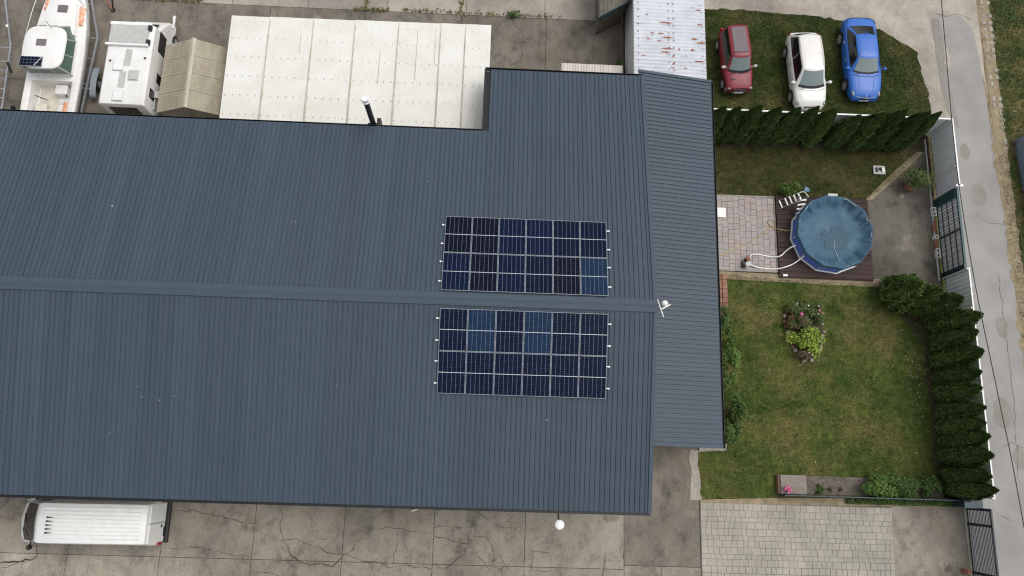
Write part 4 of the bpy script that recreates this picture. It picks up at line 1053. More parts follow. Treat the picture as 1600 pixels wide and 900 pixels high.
def trailer_wheel(x, y, tr, s_):
    wo = MB().cyl((x - .11, y, .33), (x + .11, y, .33), .33, n=20).build('wheel', M_rubber, tr, 40); MB().cyl((x + s_ * .11, y, .33), (x + s_ * .125, y, .33), .18, n=14).build('rim', M_steel, wo)
    fn = MB(); n_ = 12
    prof = [(y + .82 * math.cos(math.pi * k / n_) * (1.0 if abs(k - 6) < 4 else 1.04), .40 + .36 * math.sin(math.pi * k / n_) ** .6) for k in range(n_ + 1)]
    fn.loft([[(x - .16, a, b_), (x + .16, a, b_), (x + .16, a, b_ - .02), (x - .16, a, b_ - .02)] for a, b_ in prof]); fn.build('mudguard', mat('mudguard_grey', (.30, .34, .37), None, 3, .5) if 'mudguard_grey' not in MATS else MATS['mudguard_grey'], tr, 40)
t = thing('boat_trailer', 'galvanised boat trailer with grey mudguards under the cabin cruiser', 'trailer', (-22.4, 19.5, 0))
fr_ = MB()
for s_ in (1, -1):
    fr_.bar((BX + s_ * .95, 15.9, .5), (BX + s_ * 1.18, 21.2, .5), .09, .1); fr_.bar((BX + s_ * 1.18, 21.2, .5), (BX + s_ * .55, 23.3, .5), .09, .1) ; fr_.bar((BX + s_ * .55, 23.3, .5), (BX, 26.3, .5), .09, .1)
for y, w in ((16.2, .95), (18.3, 1.2), (20.0, 1.1), (21.2, 1.15), (23.2, .55)): fr_.bar((BX - w, y, .42), (BX + w, y, .42), .07, .07)
fr_.build('frame', M_steel, t)
for s_ in (1, -1): trailer_wheel(BX + s_ * 1.48, 18.62, t, s_)
fr2 = MB().bar((BX - 1.5, 18.6, .33), (BX + 1.5, 18.6, .33), .08, .08); fr2.build('axle', M_steel, t)
for y in (17.3, 19.3, 20.8):
    mb = MB().box(BX - .5, BX + .5, y - .06, y + .06, .55, .66); mb.build('keel_block', M_black, t)

t = thing('empty_trailer', 'empty galvanised ladder frame trailer at the left edge', 'trailer', (-25.6, 19, 0))
fr_ = MB(); fr_.bar((-25.36, 15.5, .5), (-25.62, 20.5, .5), .07, .08); fr_.bar((-25.62, 20.5, .5), (-26.5, 23.6, .5), .07, .08); fr_.bar((-26.02, 15.5, .5), (-26.25, 20.6, .5), .06, .07)
fr_.bar((-26.25, 20.6, .5), (-26.9, 23.6, .5), .06, .07)
fr_.build('frame', M_steel, t)
for y in (16.3, 17.0, 17.55, 18.05, 18.6, 19.1, 19.6, 20.4): MB().bar((-26.05 - (y - 15.5) * .045, y, .50), (-25.38 - (y - 15.5) * .05, y, .50), .045, .05).build('rung', M_steel, t)
MB().bar((-25.55, 19.5, .6), (-25.2, 18.9, .7), .09, .1).build('winch_arm', M_black, t)
wo = MB().cyl((-26.9, 18.0, .3), (-26.7, 18.0, .3), .3, n=18).build('wheel', M_rubber, t, 40); wo = MB().cyl((-25.22, 17.2, .12), (-25.10, 17.2, .12), .12, n=14).build('jockey_wheel', M_rubber, t, 40)
MB().cyl((-26.0, 21.6, .55), (-25.94, 21.6, .62), .07).build('lamp', M_white, t)
t = thing('steel_trestle', 'thin dark steel trestle leg standing at the top edge behind the motorhome', 'trestle', (-21.0, 23.4, 0))
MB().bar((-20.95, 23.15, .03), (-21.6, 24.0, .7), .07, .07).build('leg', M_rust, t); MB().bar((-20.95, 23.15, .03), (-20.85, 23.9, .7), .06, .06).build('leg', M_black, t); MB().box(-21.05, -20.85, 23.05, 23.25, 0, .05).build('foot', M_black, t)
MB().bar((-21.6, 24.0, .7), (-20.85, 23.9, .7), .07, .07).build('top_bar', M_rust, t)
# ================================================================== sheds behind the hall
def corr_profile(n, pitch, amp, k=6):
    return [((i / k) * pitch, amp * math.sin(2 * math.pi * i / k)) for i in range(n * k + 1)]
# white membrane-sheet roof
t = thing('sheet_roof_shed', 'long low shed with a dirty white corrugated sheet roof', 'shed', (-7, 18, 0))
MB().box(-13.3, -.72, 14.6, 21.2, 0, 2.82).build('wall', M_lgrey, t)
SX = [-13.43, -11.55, -9.40, -7.33, -5.18, -3.08, -1.85, -.60]
def zs(y): return 3.0 + (y - 18) * .012
prof = corr_profile(24, 1 / 24, .003, 4)
for k, (a, b_) in enumerate(zip(SX, SX[1:])):
    mb = MB(); w = b_ - a + .05; lift = .012 * (k % 2)
    ye = 21.33 + .018 * (k - 3)
    mb.grid([[(a + x * w, 14.5, zs(14.5) + z + lift) for x, z in prof], [(a + x * w, ye, zs(ye) + z + lift) for x, z in prof]][::-1])
    mb.build('roof_sheet', M_member, t, 60)
    if k: MB().box(a - .01, a + .05, 14.5, ye - .02, zs(18) + .005, zs(18) + .05).build('seam', M_memdirt, t)
sc = MB()
for y in (16.0, 17.0, 18.02, 19.05, 20.05, 20.95):
    x = -13.3
    while x < -.7:
        sc.box(x, x + .04, y + random.uniform(-.02, .02), y + .04, 3.02, 3.05); x += .36 + random.uniform(-.02, .02)
tag(sc.build('screw_head', M_screw, t), kind='stuff')
st = MB()
for px, y0, y1 in ((-9.95, 19.4, 21.2), (-6.0, 17.9, 19.8), (-4.2, 18.2, 21.0), (-3.3, 19.0, 21.0), (-9.6, 19.9, 21.1)):
    st.box(px, px + .022, y0, y1, zs(19) + .004, zs(19) + .03)
st.build('dirt_streak', M_memdirt, t)
# beige tent-shaped shed
t = thing('gable_shed', 'small beige gabled shed of ribbed sheets between motorhome and white roof', 'shed', (-15.2, 18, 0))
TX, TE0, TE1, TY0, TY1, TZR, TZE = -15.15, -16.80, -13.72, 16.30, 19.95, 3.0, 2.25
mb = MB(); mb.loft([[(TE0 + .12, y, 0), (TE0 + .12, y, TZE), (TX, y, TZR - .05), (TE1 - .12, y, TZE), (TE1 - .12, y, 0)] for y in (TY0 + .06, TY1 - .06)]); mb.build('wall', M_beigew, t)
for s_, xe in ((-1, TE0), (1, TE1)):
    n_ = 4
    for k in range(n_):
        y0 = TY0 + (TY1 - TY0) * k / n_; y1 = TY0 + (TY1 - TY0) * (k + 1) / n_ - .012
        pr_ = [(y0 + (y1 - y0) * i / 24, .012 * (1 if i % 4 in (1, 2) else 0)) for i in range(25)]
        mb = MB(); A = [(TX, y, TZR + z) for y, z in pr_]; B = [(xe, y, TZE + z) for y, z in pr_]
        mb.grid([A, B] if s_ < 0 else [B, A]); mb.build('roof_sheet', M_beige, t)
MB().loft([[(TX - .12, y, TZR - .03), (TX, y, TZR + .04), (TX + .12, y, TZR - .03), (TX, y, TZR + .0)] for y in (TY0 - .02, TY1 + .02)]).build('ridge_cap', M_beigew, t)
for s_, xe in ((-1, TE0), (1, TE1)):
    MB().bar((TX, TY0 - .02, TZR - .03), (xe, TY0 - .02, TZE - .03), .05, .09).build('barge_board', M_beige, t)
MB().box(TX - .02, TX + .02, TY0 + .02, TY0 + .05, .2, 2.9).build('post', M_beige, t)

# rusty white corrugated shed with a white side wall
t = thing('rusty_shed', 'shed roofed in white corrugated sheets streaked with rust above the cars', 'shed', (8.5, 22, 0))
MB().box(6.72, 10.15, 18.95, 32, 0, 2.88).build('wall', M_camper, t)
for k in range(9):
    y0 = 18.82 + k * 1.02; n_ = 5 
    pr_ = corr_profile(5, .206, .024, 6)
    for (xa, xb, lift) in ((6.62, 8.55, .014), (8.50, 10.27, 0)):
        mb = MB(); mb.grid([[(xa, y0 + y, 3.04 - (xa - 6.6) * .02 + z + lift + (k % 2) * .004) for y, z in pr_], [(xb, y0 + y, 3.04 - (xb - 6.6) * .02 + z + lift + (k % 2) * .004) for y, z in pr_]][::-1])
        mb.build('roof_sheet', M_rusty, t, 70)
sc = MB()
for x in (6.85, 8.4, 8.65, 10.1):
    for k in range(22): sc.cyl((x + random.uniform(-.03, .03), 18.95 + k * .412, 3.0), (x, 18.95 + k * .412, 3.075 - (x - 6.6) * .02), .03, n=6)
tag(sc.build('screw_head', M_greyroof, t), kind='stuff')
random.seed(21)
for (px, py, w) in ((8.25, 22.0, .7), (7.55, 21.4, .25), (8.0, 21.3, .3), (8.35, 21.05, .7), (8.3, 20.62, .65), (8.2, 20.4, .5), (8.6, 20.05, .15), (8.6, 19.75, .15), (9.7, 21.1, .45), (10.0, 20.85, .5), (9.9, 20.0, .5), (10.05, 19.8, .3), (9.6, 20.6, .3), (8.9, 20.6, .15), (8.55, 19.45, .2), (10.0, 22.0, .3), (9.9, 22.7, .4), (7.9, 20.95, .2), (7.3, 22.3, .12), (9.2, 19.4, .15)):
    mb = MB(); n_ = 9; L_ = []; R_ = []
    for i in range(n_):
        f = i / (n_ - 1); x = px - w / 2 + w * f; h = .05 * (.35 + random.random()) * math.sin(math.pi * min(max(f, .08), .92)); zz_ = 3.052 - (x - 6.6) * .02 + (.016 if x < 8.52 else 0) 
        yb = 18.82 + round((py - 18.82 - .05) / .206) * .206 + .0515
        L_.append((x, yb + h, zz_ + .019)); R_.append((x, yb - h, zz_ + .019))
    mb.grid([L_, R_]); mb.build('rust_patch', M_rust, t)
# small white corrugated canopy
t = thing('small_canopy', 'small white corrugated canopy against the hall by the rusty shed', 'canopy', (4.6, 19.2, 0))
pr_ = corr_profile(22, 3.15 / 22, .018, 4)
mb = MB(); mb.grid([[(3.1 + x, 18.25, 2.08 + z) for x, z in pr_], [(3.1 + x, 20.08, 1.98 + z) for x, z in pr_]][::-1]); mb.build('roof_sheet', mat('stained_white_sheet', (.62, .58, .54), (.50, .44, .40), 2.2, .7, stretch=(3, .5, 1)), t, 60)
for x in (3.2, 6.15): MB().box(x - .03, x + .03, 19.9, 19.96, 0, 1.96).build('post', M_steel, t)
MB().box(3.1, 6.25, 19.95, 20.0, 1.88, 1.94).build('beam', M_steel, t)
# hut at the top edge with a teal fascia
t = thing('teal_edged_hut', 'grey sheet roofed hut with a teal fascia at the top edge', 'hut', (5.6, 24.5, 0))
MB().prism([(5.1, 22.95), (6.5, 23.85), (6.5, 28), (5.1, 28)], 0, 2.2).build('wall', M_greyribs, t)
mb = MB(); mb.prism([(4.95, 22.58), (6.55, 23.62), (6.55, 28), (4.95, 28)], 2.25, 2.33); mb.build('roof', M_greyribs, t)
mb = MB(); mb.bar((4.93, 22.54, 2.24), (6.56, 23.6, 2.24), .05, .26); mb.build('fascia', M_tealroof, t)
mb = MB()
for k in range(8): mb.box(5.0 + k * .2, 5.03 + k * .2, 22.66 + k * .13, 28, 2.33, 2.355)
mb.build('roof_rib', M_greyribs, t)
# whitewashed wreckage strip beside the shed wall
for (nm, lb, c_, r_, n_, m_) in (('weed_bush', 'low green weed against the canopy by the far eave', (2.05, 20.0, .25), (.32, .38, .3), 260, M_leafd), ('weed_bush', 'tall green weed against the white side wall of the rusty shed', (6.3, 20.75, .3), (.22, .55, .35), 300, M_leafd), ('weed_bush', 'dark weed tuft in the concrete joint beyond the white roof', (.55, 23.9, .15), (.42, .2, .18), 220, M_leafd)):
    shrub(nm, lb, 'weed', c_, r_, n_, .07, m_)
V_, F_ = [], []; off_ = 0
for (x0, x1, y0, dens) in ((-18.9, -16.2, 23.95, 60), (-8.1, -6.2, 23.9, 60), (-5.5, -1.5, 23.95, 26), (-1.5, 3.2, 23.95, 22), (-24.5, -23.3, 21.6, 50)):
    n = int((x1 - x0) * dens); C_ = np.c_[rng.uniform(x0, x1, n), y0 + rng.normal(0, .06, n), rng.uniform(.02, .12, n)]
    v, f = leaf_arrays(C_, np.tile([0, 0, 1.0], (n, 1)), .075); V_.append(v); F_.append(f + off_); off_ += len(v)
for y0, y1, x0 in ((24.0, 25.6, -7.45), (24.0, 25.2, -2.3)):
    n = 50; C_ = np.c_[x0 + rng.normal(0, .06, n), rng.uniform(y0, y1, n), rng.uniform(.02, .1, n)]
    v, f = leaf_arrays(C_, np.tile([0, 0, 1.0], (n, 1)), .075); V_.append(v); F_.append(f + off_); off_ += len(v)
o = bpy.data.objects.new('joint_weeds', tri_mesh('joint_weeds', np.concatenate(V_), np.concatenate(F_), M_bladey)); COL.objects.link(o); tag(o, kind='stuff')

# ================================================================== fences and gates on the right
def rib_panel(x, y0, y1, z0, z1, m, axis='y', pitch=.2, d=.045):
    n = max(2, int(abs(y1 - y0) / pitch)); mb = MB(); P = []
    for i in range(n):
        s_ = (y1 - y0) / n; b_ = y0 + s_ * i
        P += [(b_, 0), (b_ + s_ * .5, 0), (b_ + s_ * .6, d), (b_ + s_ * .9, d)]
    P.append((y1, 0))
    f = (lambda a, q, z: (x + q, a, z)) if axis == 'y' else (lambda a, q, z: (a, x + q, z))
    A = [f(a, q, z0) for a, q in P]; B = [f(a, q, z1) for a, q in P]
    mb.grid([A, B]); mb.grid([[Vector(p) + Vector((.004, .004, 0)) for p in B], [Vector(p) + Vector((.004, .004, 0)) for p in A]])
    return mb
def sheet_fence(label, x, y0, y1, posts, z1=2.0):
    t = thing('sheet_fence', label, 'fence', (x, (y0 + y1) / 2, 0), 0, 'white sheet fences')
    ys = sorted([y0, y1] + [p for p in posts if y0 < p < y1])
    for a, b_ in zip(ys, ys[1:]): rib_panel(x, a, b_, .08, z1, M_zinc).build('panel', M_zinc, t)
    for p in posts: MB().box(x - .10, x - .04, p - .03, p + .03, 0, z1 + .05).build('post', M_white, t)
    MB().box(x - .02, x + .045, y0, y1, z1, z1 + .05).build('top_rail', M_white, t)
    MB().box(x + .07, x + .11, y0, y1, .9, .96).build('mid_rail', M_zinc, t)
    return t
sheet_fence('white ribbed sheet fence between the far corner and the green gate', 23.15, 14.25, 17.85, (14.3, 15.3, 17.8))
sheet_fence('white ribbed sheet fence behind the hedge along the lane', 23.15, -.9, 10.0, (9.95, 8.0, 6.0, 4.0, 2.0, 0.0, -.85))
t = thing('sheet_fence', 'white sheet fence running between the parked cars and the hedge', 'fence', (16.7, 17.85, 0), 0, 'white sheet fences')
for a, b_ in ((10.4, 13.3), (13.3, 16.7), (16.7, 20.0), (20.0, 23.1)):
    rib_panel(17.88, a, b_, .08, 1.95, M_zinc, 'x').build('panel', M_zinc, t)
    MB().box(a - .03, a + .03, 17.78, 17.84, 0, 2.0).build('post', M_white, t)
MB().box(10.4, 23.1, 17.84, 17.92, 1.95, 2.0).build('top_rail', M_white, t)
MB().box(23.08, 23.16, 17.78, 17.88, 0, 2.08).build('post', M_white, t)
for a in (15.5, 19.9): MB().bar((a, 17.8, 1.9), (a - .8, 17.7, .4), .05, .05).build('brace', M_zinc, t)

t = thing('green_gate', 'dark green framed gate with grey slats in the lane fence', 'gate', (23.0, 12.1, 0))
GX = 23.08; GZ = 1.85
MB().box(GX, GX + .10, 10.05, 14.2, GZ - .08, GZ + .02).build('top_rail', M_teal, t)
MB().box(GX, GX + .06, 10.05, 14.2, .06, .14).build('bottom_rail', M_teal, t)
MB().box(GX - .05, GX + .12, 13.72, 14.2, 0, GZ - .081).build('end_panel', M_teal, t)
MB().box(GX - .02, GX + .06, 12.0, 12.1, .14, GZ - .081).build('middle_post', M_dgate, t)
MB().box(GX - .04, GX + .08, 10.0, 10.22, 0, GZ + .021).build('end_post', M_dgate, t)
sm = MB().box(0, .02, -.066, .066, 0, GZ - .23).mesh('slat', M_slate)
for a, b_ in ((10.24, 11.98), (12.12, 13.70)):
    n = int((b_ - a) / .145)
    for i in range(n):
        o = bpy.data.objects.new('slat', sm); COL.objects.link(o); o.parent = t; o.location = Vector((GX + .01 + .012 * (i % 2), a + (i + .5) * (b_ - a) / n, .145)) - wloc(t)
for z in (.5, .95, 1.4): MB().box(GX - .03, GX + .0, 10.22, 13.72, z, z + .045).build('cross_rail', M_dgate, t)
MB().cyl((GX + .05, 14.25, 1.6), (GX + .05, 14.25, 2.0), .06).box(GX - .1, GX + .25, 14.2, 14.32, 1.97, 2.05).build('latch_post', M_white, t)
# end panel, low green fence and sliding gate at the bottom
t = thing('corner_cabinet', 'dark teal cabinet in the corner between hedge and barred gate', 'cabinet', (22.7, -1.15, 0))
MB().box(22.3, 23.12, -1.34, -.92, 0, 1.15).build('body', M_tealroof, t, None, .02); MB().box(22.26, 23.14, -1.36, -.89, 1.15, 1.2).build('lid', M_tealroof, t, None, .01); MB().box(22.285, 22.299, -1.25, -1.0, .15, 1.05).build('door', M_dgate, t)
t = thing('barred_gate', 'dark barred sliding gate standing between the lane and the block drive', 'gate', (23.05, -3.3, 0))
HX = 23.06; HZ = 1.78
for y0, y1 in ((-2.05, -1.42), (-6.2, -2.17)):
    for k in range(15):
        z = .2 + k * .105
        MB().box(HX, HX + .025, y0, y1, z, z + .045).build('bar', M_dgate, t)
for y in (-1.40, -2.11, -4.3, -6.25): MB().box(HX - .03, HX + .06, y - .06, y + .06, 0.0, HZ).build('post', M_dgate, t)
MB().box(HX - .02, HX + .05, -6.2, -1.34, HZ, HZ + .07).build('top_rail', M_dgate, t)
MB().box(HX - .02, HX + .05, -6.2, -1.34, .06, .14).build('bottom_rail', M_dgate, t)
MB().box(22.95, 23.0, -6.3, -1.3, 0, .05).build('track', M_lgrey, t)
MB().cyl((22.6, -4.25, 0), (22.6, -4.25, .5), .12).ell((22.6, -4.25, .5), .12, .12, .1).build('guide_roller', M_rust, t)
t = thing('wire_fence', 'low dark green wire fence with bushes along the block drive', 'fence', (18, -1.03, 0))
MB().box(13.95, 22.5, -1.05, -1.01, .82, .87).build('top_rail', M_tealroof, t)
MB().box(13.95, 22.5, -1.045, -1.02, .05, .82).build('mesh_panel', mat('fence_mesh', (.03, .045, .035), (.05, .07, .045), 9, .9), t)
for x in (13.97, 16.1, 18.3, 20.4, 22.45): MB().box(x - .025, x + .025, -1.08, -1.03, 0, .92).build('post', M_tealroof, t)

# bits along the foot of the gate
t = thing('gate_rail', 'pale thin rail lying along the foot of the lane fence', 'rail', (22.85, 13, 0)); MB().box(22.80, 22.86, 9.8, 17.6, .02, .10).build('rail', M_lgrey, t)
for i, (y, m_, lb) in enumerate(((13.5, M_white, 'white open box at the foot of the green gate, upper one'), (11.25, M_white, 'white box with dark slots near the lower end of the green gate'))):
    t = thing('white_box', lb, 'box', (22.85, y, 0)); MB().box(22.78, 22.81, y - .24, y + .24, .0, .2).box(22.95, 22.98, y - .24, y + .24, .0, .2).box(22.81, 22.95, y - .24, y - .2, 0, .2).box(22.81, 22.95, y + .2, y + .24, 0, .2).build('side', m_, t)
    MB().box(22.81, 22.95, y - .2, y + .2, 0, .06).build('bottom', M_black, t)
    MB().box(22.81, 22.95, y - .02, y + .02, .06, .18).build('divider', m_, t)
t = thing('pipe_ring', 'white pipe collar standing beside the gate track', 'pipe', (22.83, 12.1, 0))
n_ = 18; MB().loft([[(22.83 + r_ * math.cos(2 * math.pi * k / n_), 12.1 + r_ * math.sin(2 * math.pi * k / n_), z) for k in range(n_)] for r_, z in ((.08, 0), (.08, .25), (.115, .25), (.115, 0))], cap=False).build('collar', M_white, t, 40)
MB().cyl((22.83, 12.1, 0), (22.83, 12.1, .05), .1).build('base', M_black, t)
for y, lb in ((12.75, 'rusty iron bar between the white box and pipe collar'), (11.75, 'rusty iron bar below the white pipe collar')):
    t = thing('rusty_bar', lb, 'scrap iron', (22.85, y, 0)); MB().bar((22.78, y - .3, .06), (22.9, y + .35, .12), .10, .08).build('bar', M_rust, t); MB().cyl((22.8, y - .2, .05), (22.95, y - .2, .1), .09).build('coil', M_rust, t)
mat('dark_brick', (.10, .05, .04), (.16, .10, .08), 5, .95, .4, rnd=.2)
t = thing('brick_row', 'row of red brick edging along the fence by the potted shrub', 'edging', (22.98, 16.2, 0))
for k in range(13): MB().box(22.92, 23.02, 14.4 + k * .26, 14.62 + k * .26, 0, .10 + random.uniform(0, .02)).build('brick', MATS['dark_brick'], t)

nn = 5200; cx = rng.uniform(27.3, 31, 150); cy = rng.uniform(-5, 29, 150); kk = rng.integers(0, 150, nn)
C_ = np.c_[cx[kk] + rng.normal(0, .22, nn), cy[kk] + rng.normal(0, .3, nn), rng.uniform(.02, .14, nn)]; C_ = C_[C_[:, 0] > 27.25]
v, f = leaf_arrays(C_, np.tile([0, 0, 1.0], (len(C_), 1)), .06)
o = bpy.data.objects.new('verge_weeds', tri_mesh('verge_weeds', v, f, M_leafd)); COL.objects.link(o); tag(o, kind='stuff')
# overhead cable along the lane and the object at the right edge
t = thing('overhead_cable', 'thin dark overhead cable running along above the lane', 'cable', (21.0, 8, 6))
mb = MB(); mb.tube([(20.7, 60, 7.4), (20.66, 40, 6.5), (20.57, 21.84, 6.10), (20.57, 15.91, 5.90), (20.61, 12.38, 5.85), (20.84, 8.01, 5.85), (21.27, 3.08, 5.90), (21.60, -1.68, 6.00), (22.3, -20, 6.6), (23.2, -40, 7.5)], .022, 6, 8); mb.build('wire', M_black, t)
t = thing('metal_box', 'blue grey ribbed metal lid at the right edge beyond the verge', 'metal box', (28.3, 16.0, 0))
MB().prism([(27.75, 17.75), (30.0, 18.0), (30.0, 12.5), (28.0, 12.8)], 0, .9).build('body', M_bluebox, t)
mb = MB()
for k in range(9): mb.bar((27.8 + k * .25, 17.72 + k * .03, .92), (28.03 + k * .22, 12.85 - k * .03, .92), .05, .04)
mb.build('rib', M_bluebox, t)

# ================================================================== pool and patio things
dk = thing('pool_deck', 'dark brown timber deck under the round pool', 'deck', (16.96, 11.85, 0))
DX0, DX1, DY0, DY1, DZ = 14.55, 19.40, 9.70, 14.05, .15
MB().box(DX0 + .05, DX1 - .05, DY0 + .05, DY1 - .05, -.02, .10).build('joist_frame', M_black, dk)
NB = 17; pw = (DY1 - DY0) / NB
pkm = MB().box(-(DX1 - DX0) / 2, (DX1 - DX0) / 2, -pw / 2 + .011, pw / 2 - .011, -.035, 0).mesh('plank', M_plank)
for k in range(NB):
    o = bpy.data.objects.new('plank', pkm); COL.objects.link(o); o.parent = dk
    o.location = Vector(((DX0 + DX1) / 2 + random.uniform(-.012, .012), DY0 + (k + .5) * pw, DZ + random.uniform(-.004, .004))) - wloc(dk)
MB().box(DX0, DX1, DY0 - .035, DY0 - .005, -.02, .14).build('fascia_board', M_plank, dk)
MB().box(14.70, 14.92, DY0 - .0, DY0 + .1, DZ, DZ + .09).build('step_light', M_white, dk)

pl = thing('round_pool', 'round blue frame pool with a sagging cover on the deck', 'pool', (17.18, 11.93, DZ))
PC = Vector((17.18, 11.93, 0)); PR = 1.90; PZ = .97; SEG = 12
def pang(k): return 2 * math.pi * (k + .25) / SEG
def pc(k, r, z): return (PC.x + r * math.cos(pang(k)), PC.y + r * math.sin(pang(k)), z)
NF = 96
def poly_r(a, r):     # gently faceted outline between the uprights
    s_ = 2 * math.pi / SEG; f = (a - pang(0)) % s_ - s_ / 2
    return r * math.cos(s_ / 2) / math.cos(f)
mb = MB(); mb.loft([[(PC.x + poly_r(2 * math.pi * k / NF, r) * math.cos(2 * math.pi * k / NF), PC.y + poly_r(2 * math.pi * k / NF, r) * math.sin(2 * math.pi * k / NF), z) for k in range(NF)] for r, z in ((1.93, .17), (1.95, .5), (1.90, PZ - .03))], cap=False); mb.build('wall', M_bluewall, pl, 40)
mb = MB(); mb.loft([[(PC.x + poly_r(2 * math.pi * k / NF, r) * math.cos(2 * math.pi * k / NF), PC.y + poly_r(2 * math.pi * k / NF, r) * math.sin(2 * math.pi * k / NF), z) for k in range(NF)] for r, z in ((1.95, DZ + .005), (2.03, DZ + .005), (2.03, DZ + .06), (1.95, DZ + .06), (1.95, DZ + .005))], cap=False); mb.build('base_rail', M_white, pl, 40)
for k in range(SEG):
    MB().cyl(pc(k, 1.975, DZ), pc(k, 1.965, PZ - .14), .02, n=8).build('upright', M_white, pl)
    MB().cyl(pc(k, 1.91, PZ - .03), pc(k + 1, 1.91, PZ - .03), .032, n=8).build('rim_tube', M_steel, pl)
    MB().ell(pc(k, 1.93, PZ - .06), .055, .055, .05, 10, 6).build('joint', M_steel, pl, 60)
# cover: draped over the rim, sagging onto the water, gathered in radial folds
NR, NA = 26, 240; P = []
fold = rng.normal(0, 1, 400)
def ang_noise(a, f, ph): 
    u = a / (2 * math.pi) * f; i = int(math.floor(u)); fr__ = u - i; fr__ = fr__ * fr__ * (3 - 2 * fr__)
    return fold[(i % f + ph) % 400] * (1 - fr__) + fold[((i + 1) % f + ph) % 400] * fr__
for i in range(NR + 1):
    row = []; q = i / NR
    for k in range(NA):
        a = 2 * math.pi * k / NA
        if q < .10: r = 2.0 - (q / .10) * .07; z = PZ - .12 + min(1, q / .06) * .18
        else:
            s_ = (q - .10) / .90; r = 1.93 * (1 - s_) ; s2 = min(1, s_ / .38); z = PZ + .06 - .40 * (1 - (1 - s2) ** 1.7)
            w_ = math.exp(-((s_ - .12) / .12) ** 2)
            far = .55 + .45 * math.cos(a - R(35))
            z += w_ * (.075 * ang_noise(a, 44, 0) + .05 * ang_noise(a, 79, 90)) * (.35 + far)
            z += .016 * math.sin(5 * a + 9 * s_) * s_ * (1 - s_) * 2
        rr_ = poly_r(a, r) if r > 1.5 else r
        row.append((PC.x + rr_ * math.cos(a), PC.y + rr_ * math.sin(a), z))
    row.append(row[0]); P.append(row)
mb = MB(); mb.grid(P[::-1]); cv = mb.build('cover', M_cover, pl, 180)
def blob(c_, pts, z, h=.012):
    mb = MB(); n_ = len(pts); mb.prism([(c_[0] + x, c_[1] + y) for x, y in pts], z, z + h); return mb
def wav(r, n_=40, ph=0, sq=1.0, a0=0, a1=2 * math.pi): return [((r + .05 * r * math.sin(3 * u + ph) + .03 * r * math.sin(7 * u + ph)) * math.cos(u), sq * (r + .05 * r * math.sin(3 * u + ph)) * math.sin(u)) for u in [a0 + (a1 - a0) * k / n_ for k in range(n_)]]
zc = PZ + .06 - .40 + .016
for c_, pts in (((17.3, 11.7), [(-.15, .62), (.1, .66), (.35, .58), (.58, .42), (.72, .18), (.74, -.1), (.62, -.38), (.42, -.56), (.15, -.62), (-.05, -.6), (-.2, -.66), (-.42, -.62), (-.58, -.45), (-.56, -.22), (-.42, -.1), (-.36, .02), (-.5, .06), (-.66, .1), (-.72, .24), (-.62, .38), (-.46, .38), (-.34, .3), (-.22, .28), (-.18, .45)]),):
    o = blob(c_, ragged(pts, .08, .015), zc - .03, .036).build('puddle', M_wet, pl)
MB().tube([(17.28, 11.55, zc + .02), (17.22, 11.2, zc + .02), (17.3, 10.85, zc + .05), (17.38, 10.4, PZ - .12)], .012).build('cord', M_lgrey, pl)
MB().box(16.9, 17.4, 13.80, 13.93, PZ + .06, PZ + .09).build('warning_tag', M_lgrey, pl)
for h_, pts in (('upper', [(13.02, 10.56, .30), (13.15, 10.80, .12), (13.55, 10.84, .06), (14.2, 10.74, .06), (14.6, 10.76, .20), (14.85, 10.98, .22), (15.05, 11.15, .42), (15.30, 11.25, .60)]), ('lower', [(13.05, 10.24, .22), (13.5, 10.15, .06), (14.3, 10.10, .06), (14.75, 10.16, .21), (15.2, 10.34, .24), (15.5, 10.55, .42), (15.72, 10.72, .58)])):
    t = thing('pool_hose', 'white ribbed pool hose, %s of the two from pump to pool' % h_, 'hose', pts[0], 0, 'pool hoses'); MB().tube(pts, .034, 8, 6).build('hose', M_white, t, 60)
t = thing('filter_pump', 'grey pool filter pump with a brown top on the patio', 'pump', (12.88, 10.42, .025))
MB().cyl((12.86, 10.22, .025), (12.86, 10.22, .14), .17, .15, 18).build('base', M_steel, t, 40)
MB().cyl((12.86, 10.22, .14), (12.86, 10.22, .40), .12, .11, 18).cyl((12.86, 10.22, .40), (12.86, 10.22, .44), .13, .13, 18).build('filter_housing', M_lgrey, t, 40)
MB().cyl((12.90, 10.52, .02), (12.90, 10.52, .30), .12, .12, 16).build('motor', M_black, t, 40)
MB().cyl((12.90, 10.52, .30), (12.90, 10.52, .36), .13, .10, 16).cyl((12.9, 10.52, .36), (12.9, 10.52, .40), .045, .04, 10).build('cap', M_rust, t, 40)
MB().cyl((12.86, 10.34, .2), (13.08, 10.24, .2), .045).build('outlet', M_white, t, 40)
MB().box(12.66, 12.76, 10.1, 10.45, .03, .2).build('bracket', M_black, t)
t = thing('garden_hose', 'thin yellow garden hose trailing across the patio towards the pool', 'hose', (11.3, 10.6, .03))
MB().tube([(10.9, 10.45, .04), (11.4, 10.62, .04), (12.1, 10.95, .04), (12.75, 11.27, .04), (13.5, 11.75, .04), (14.2, 12.3, .04), (14.4, 12.55, .04), (14.25, 12.75, .04), (14.1, 12.65, .045), (14.22, 12.42, .05), (14.45, 12.28, .09), (14.7, 12.2, .17), (15.0, 12.16, .17), (15.3, 12.2, .17)], .018, 6, 6).build('hose', M_yhose, t, 60)
t = thing('white_cover_slab', 'square white cover slab lying on the patio against the wall', 'slab', (11.63, 13.03, .03)); MB().box(11.33, 11.93, 12.78, 13.3, .027, .06).build('lid', M_white, t, None, .008); MB().box(11.28, 11.33, 12.9, 13.2, .027, .05).build('lip', M_lgrey, t)
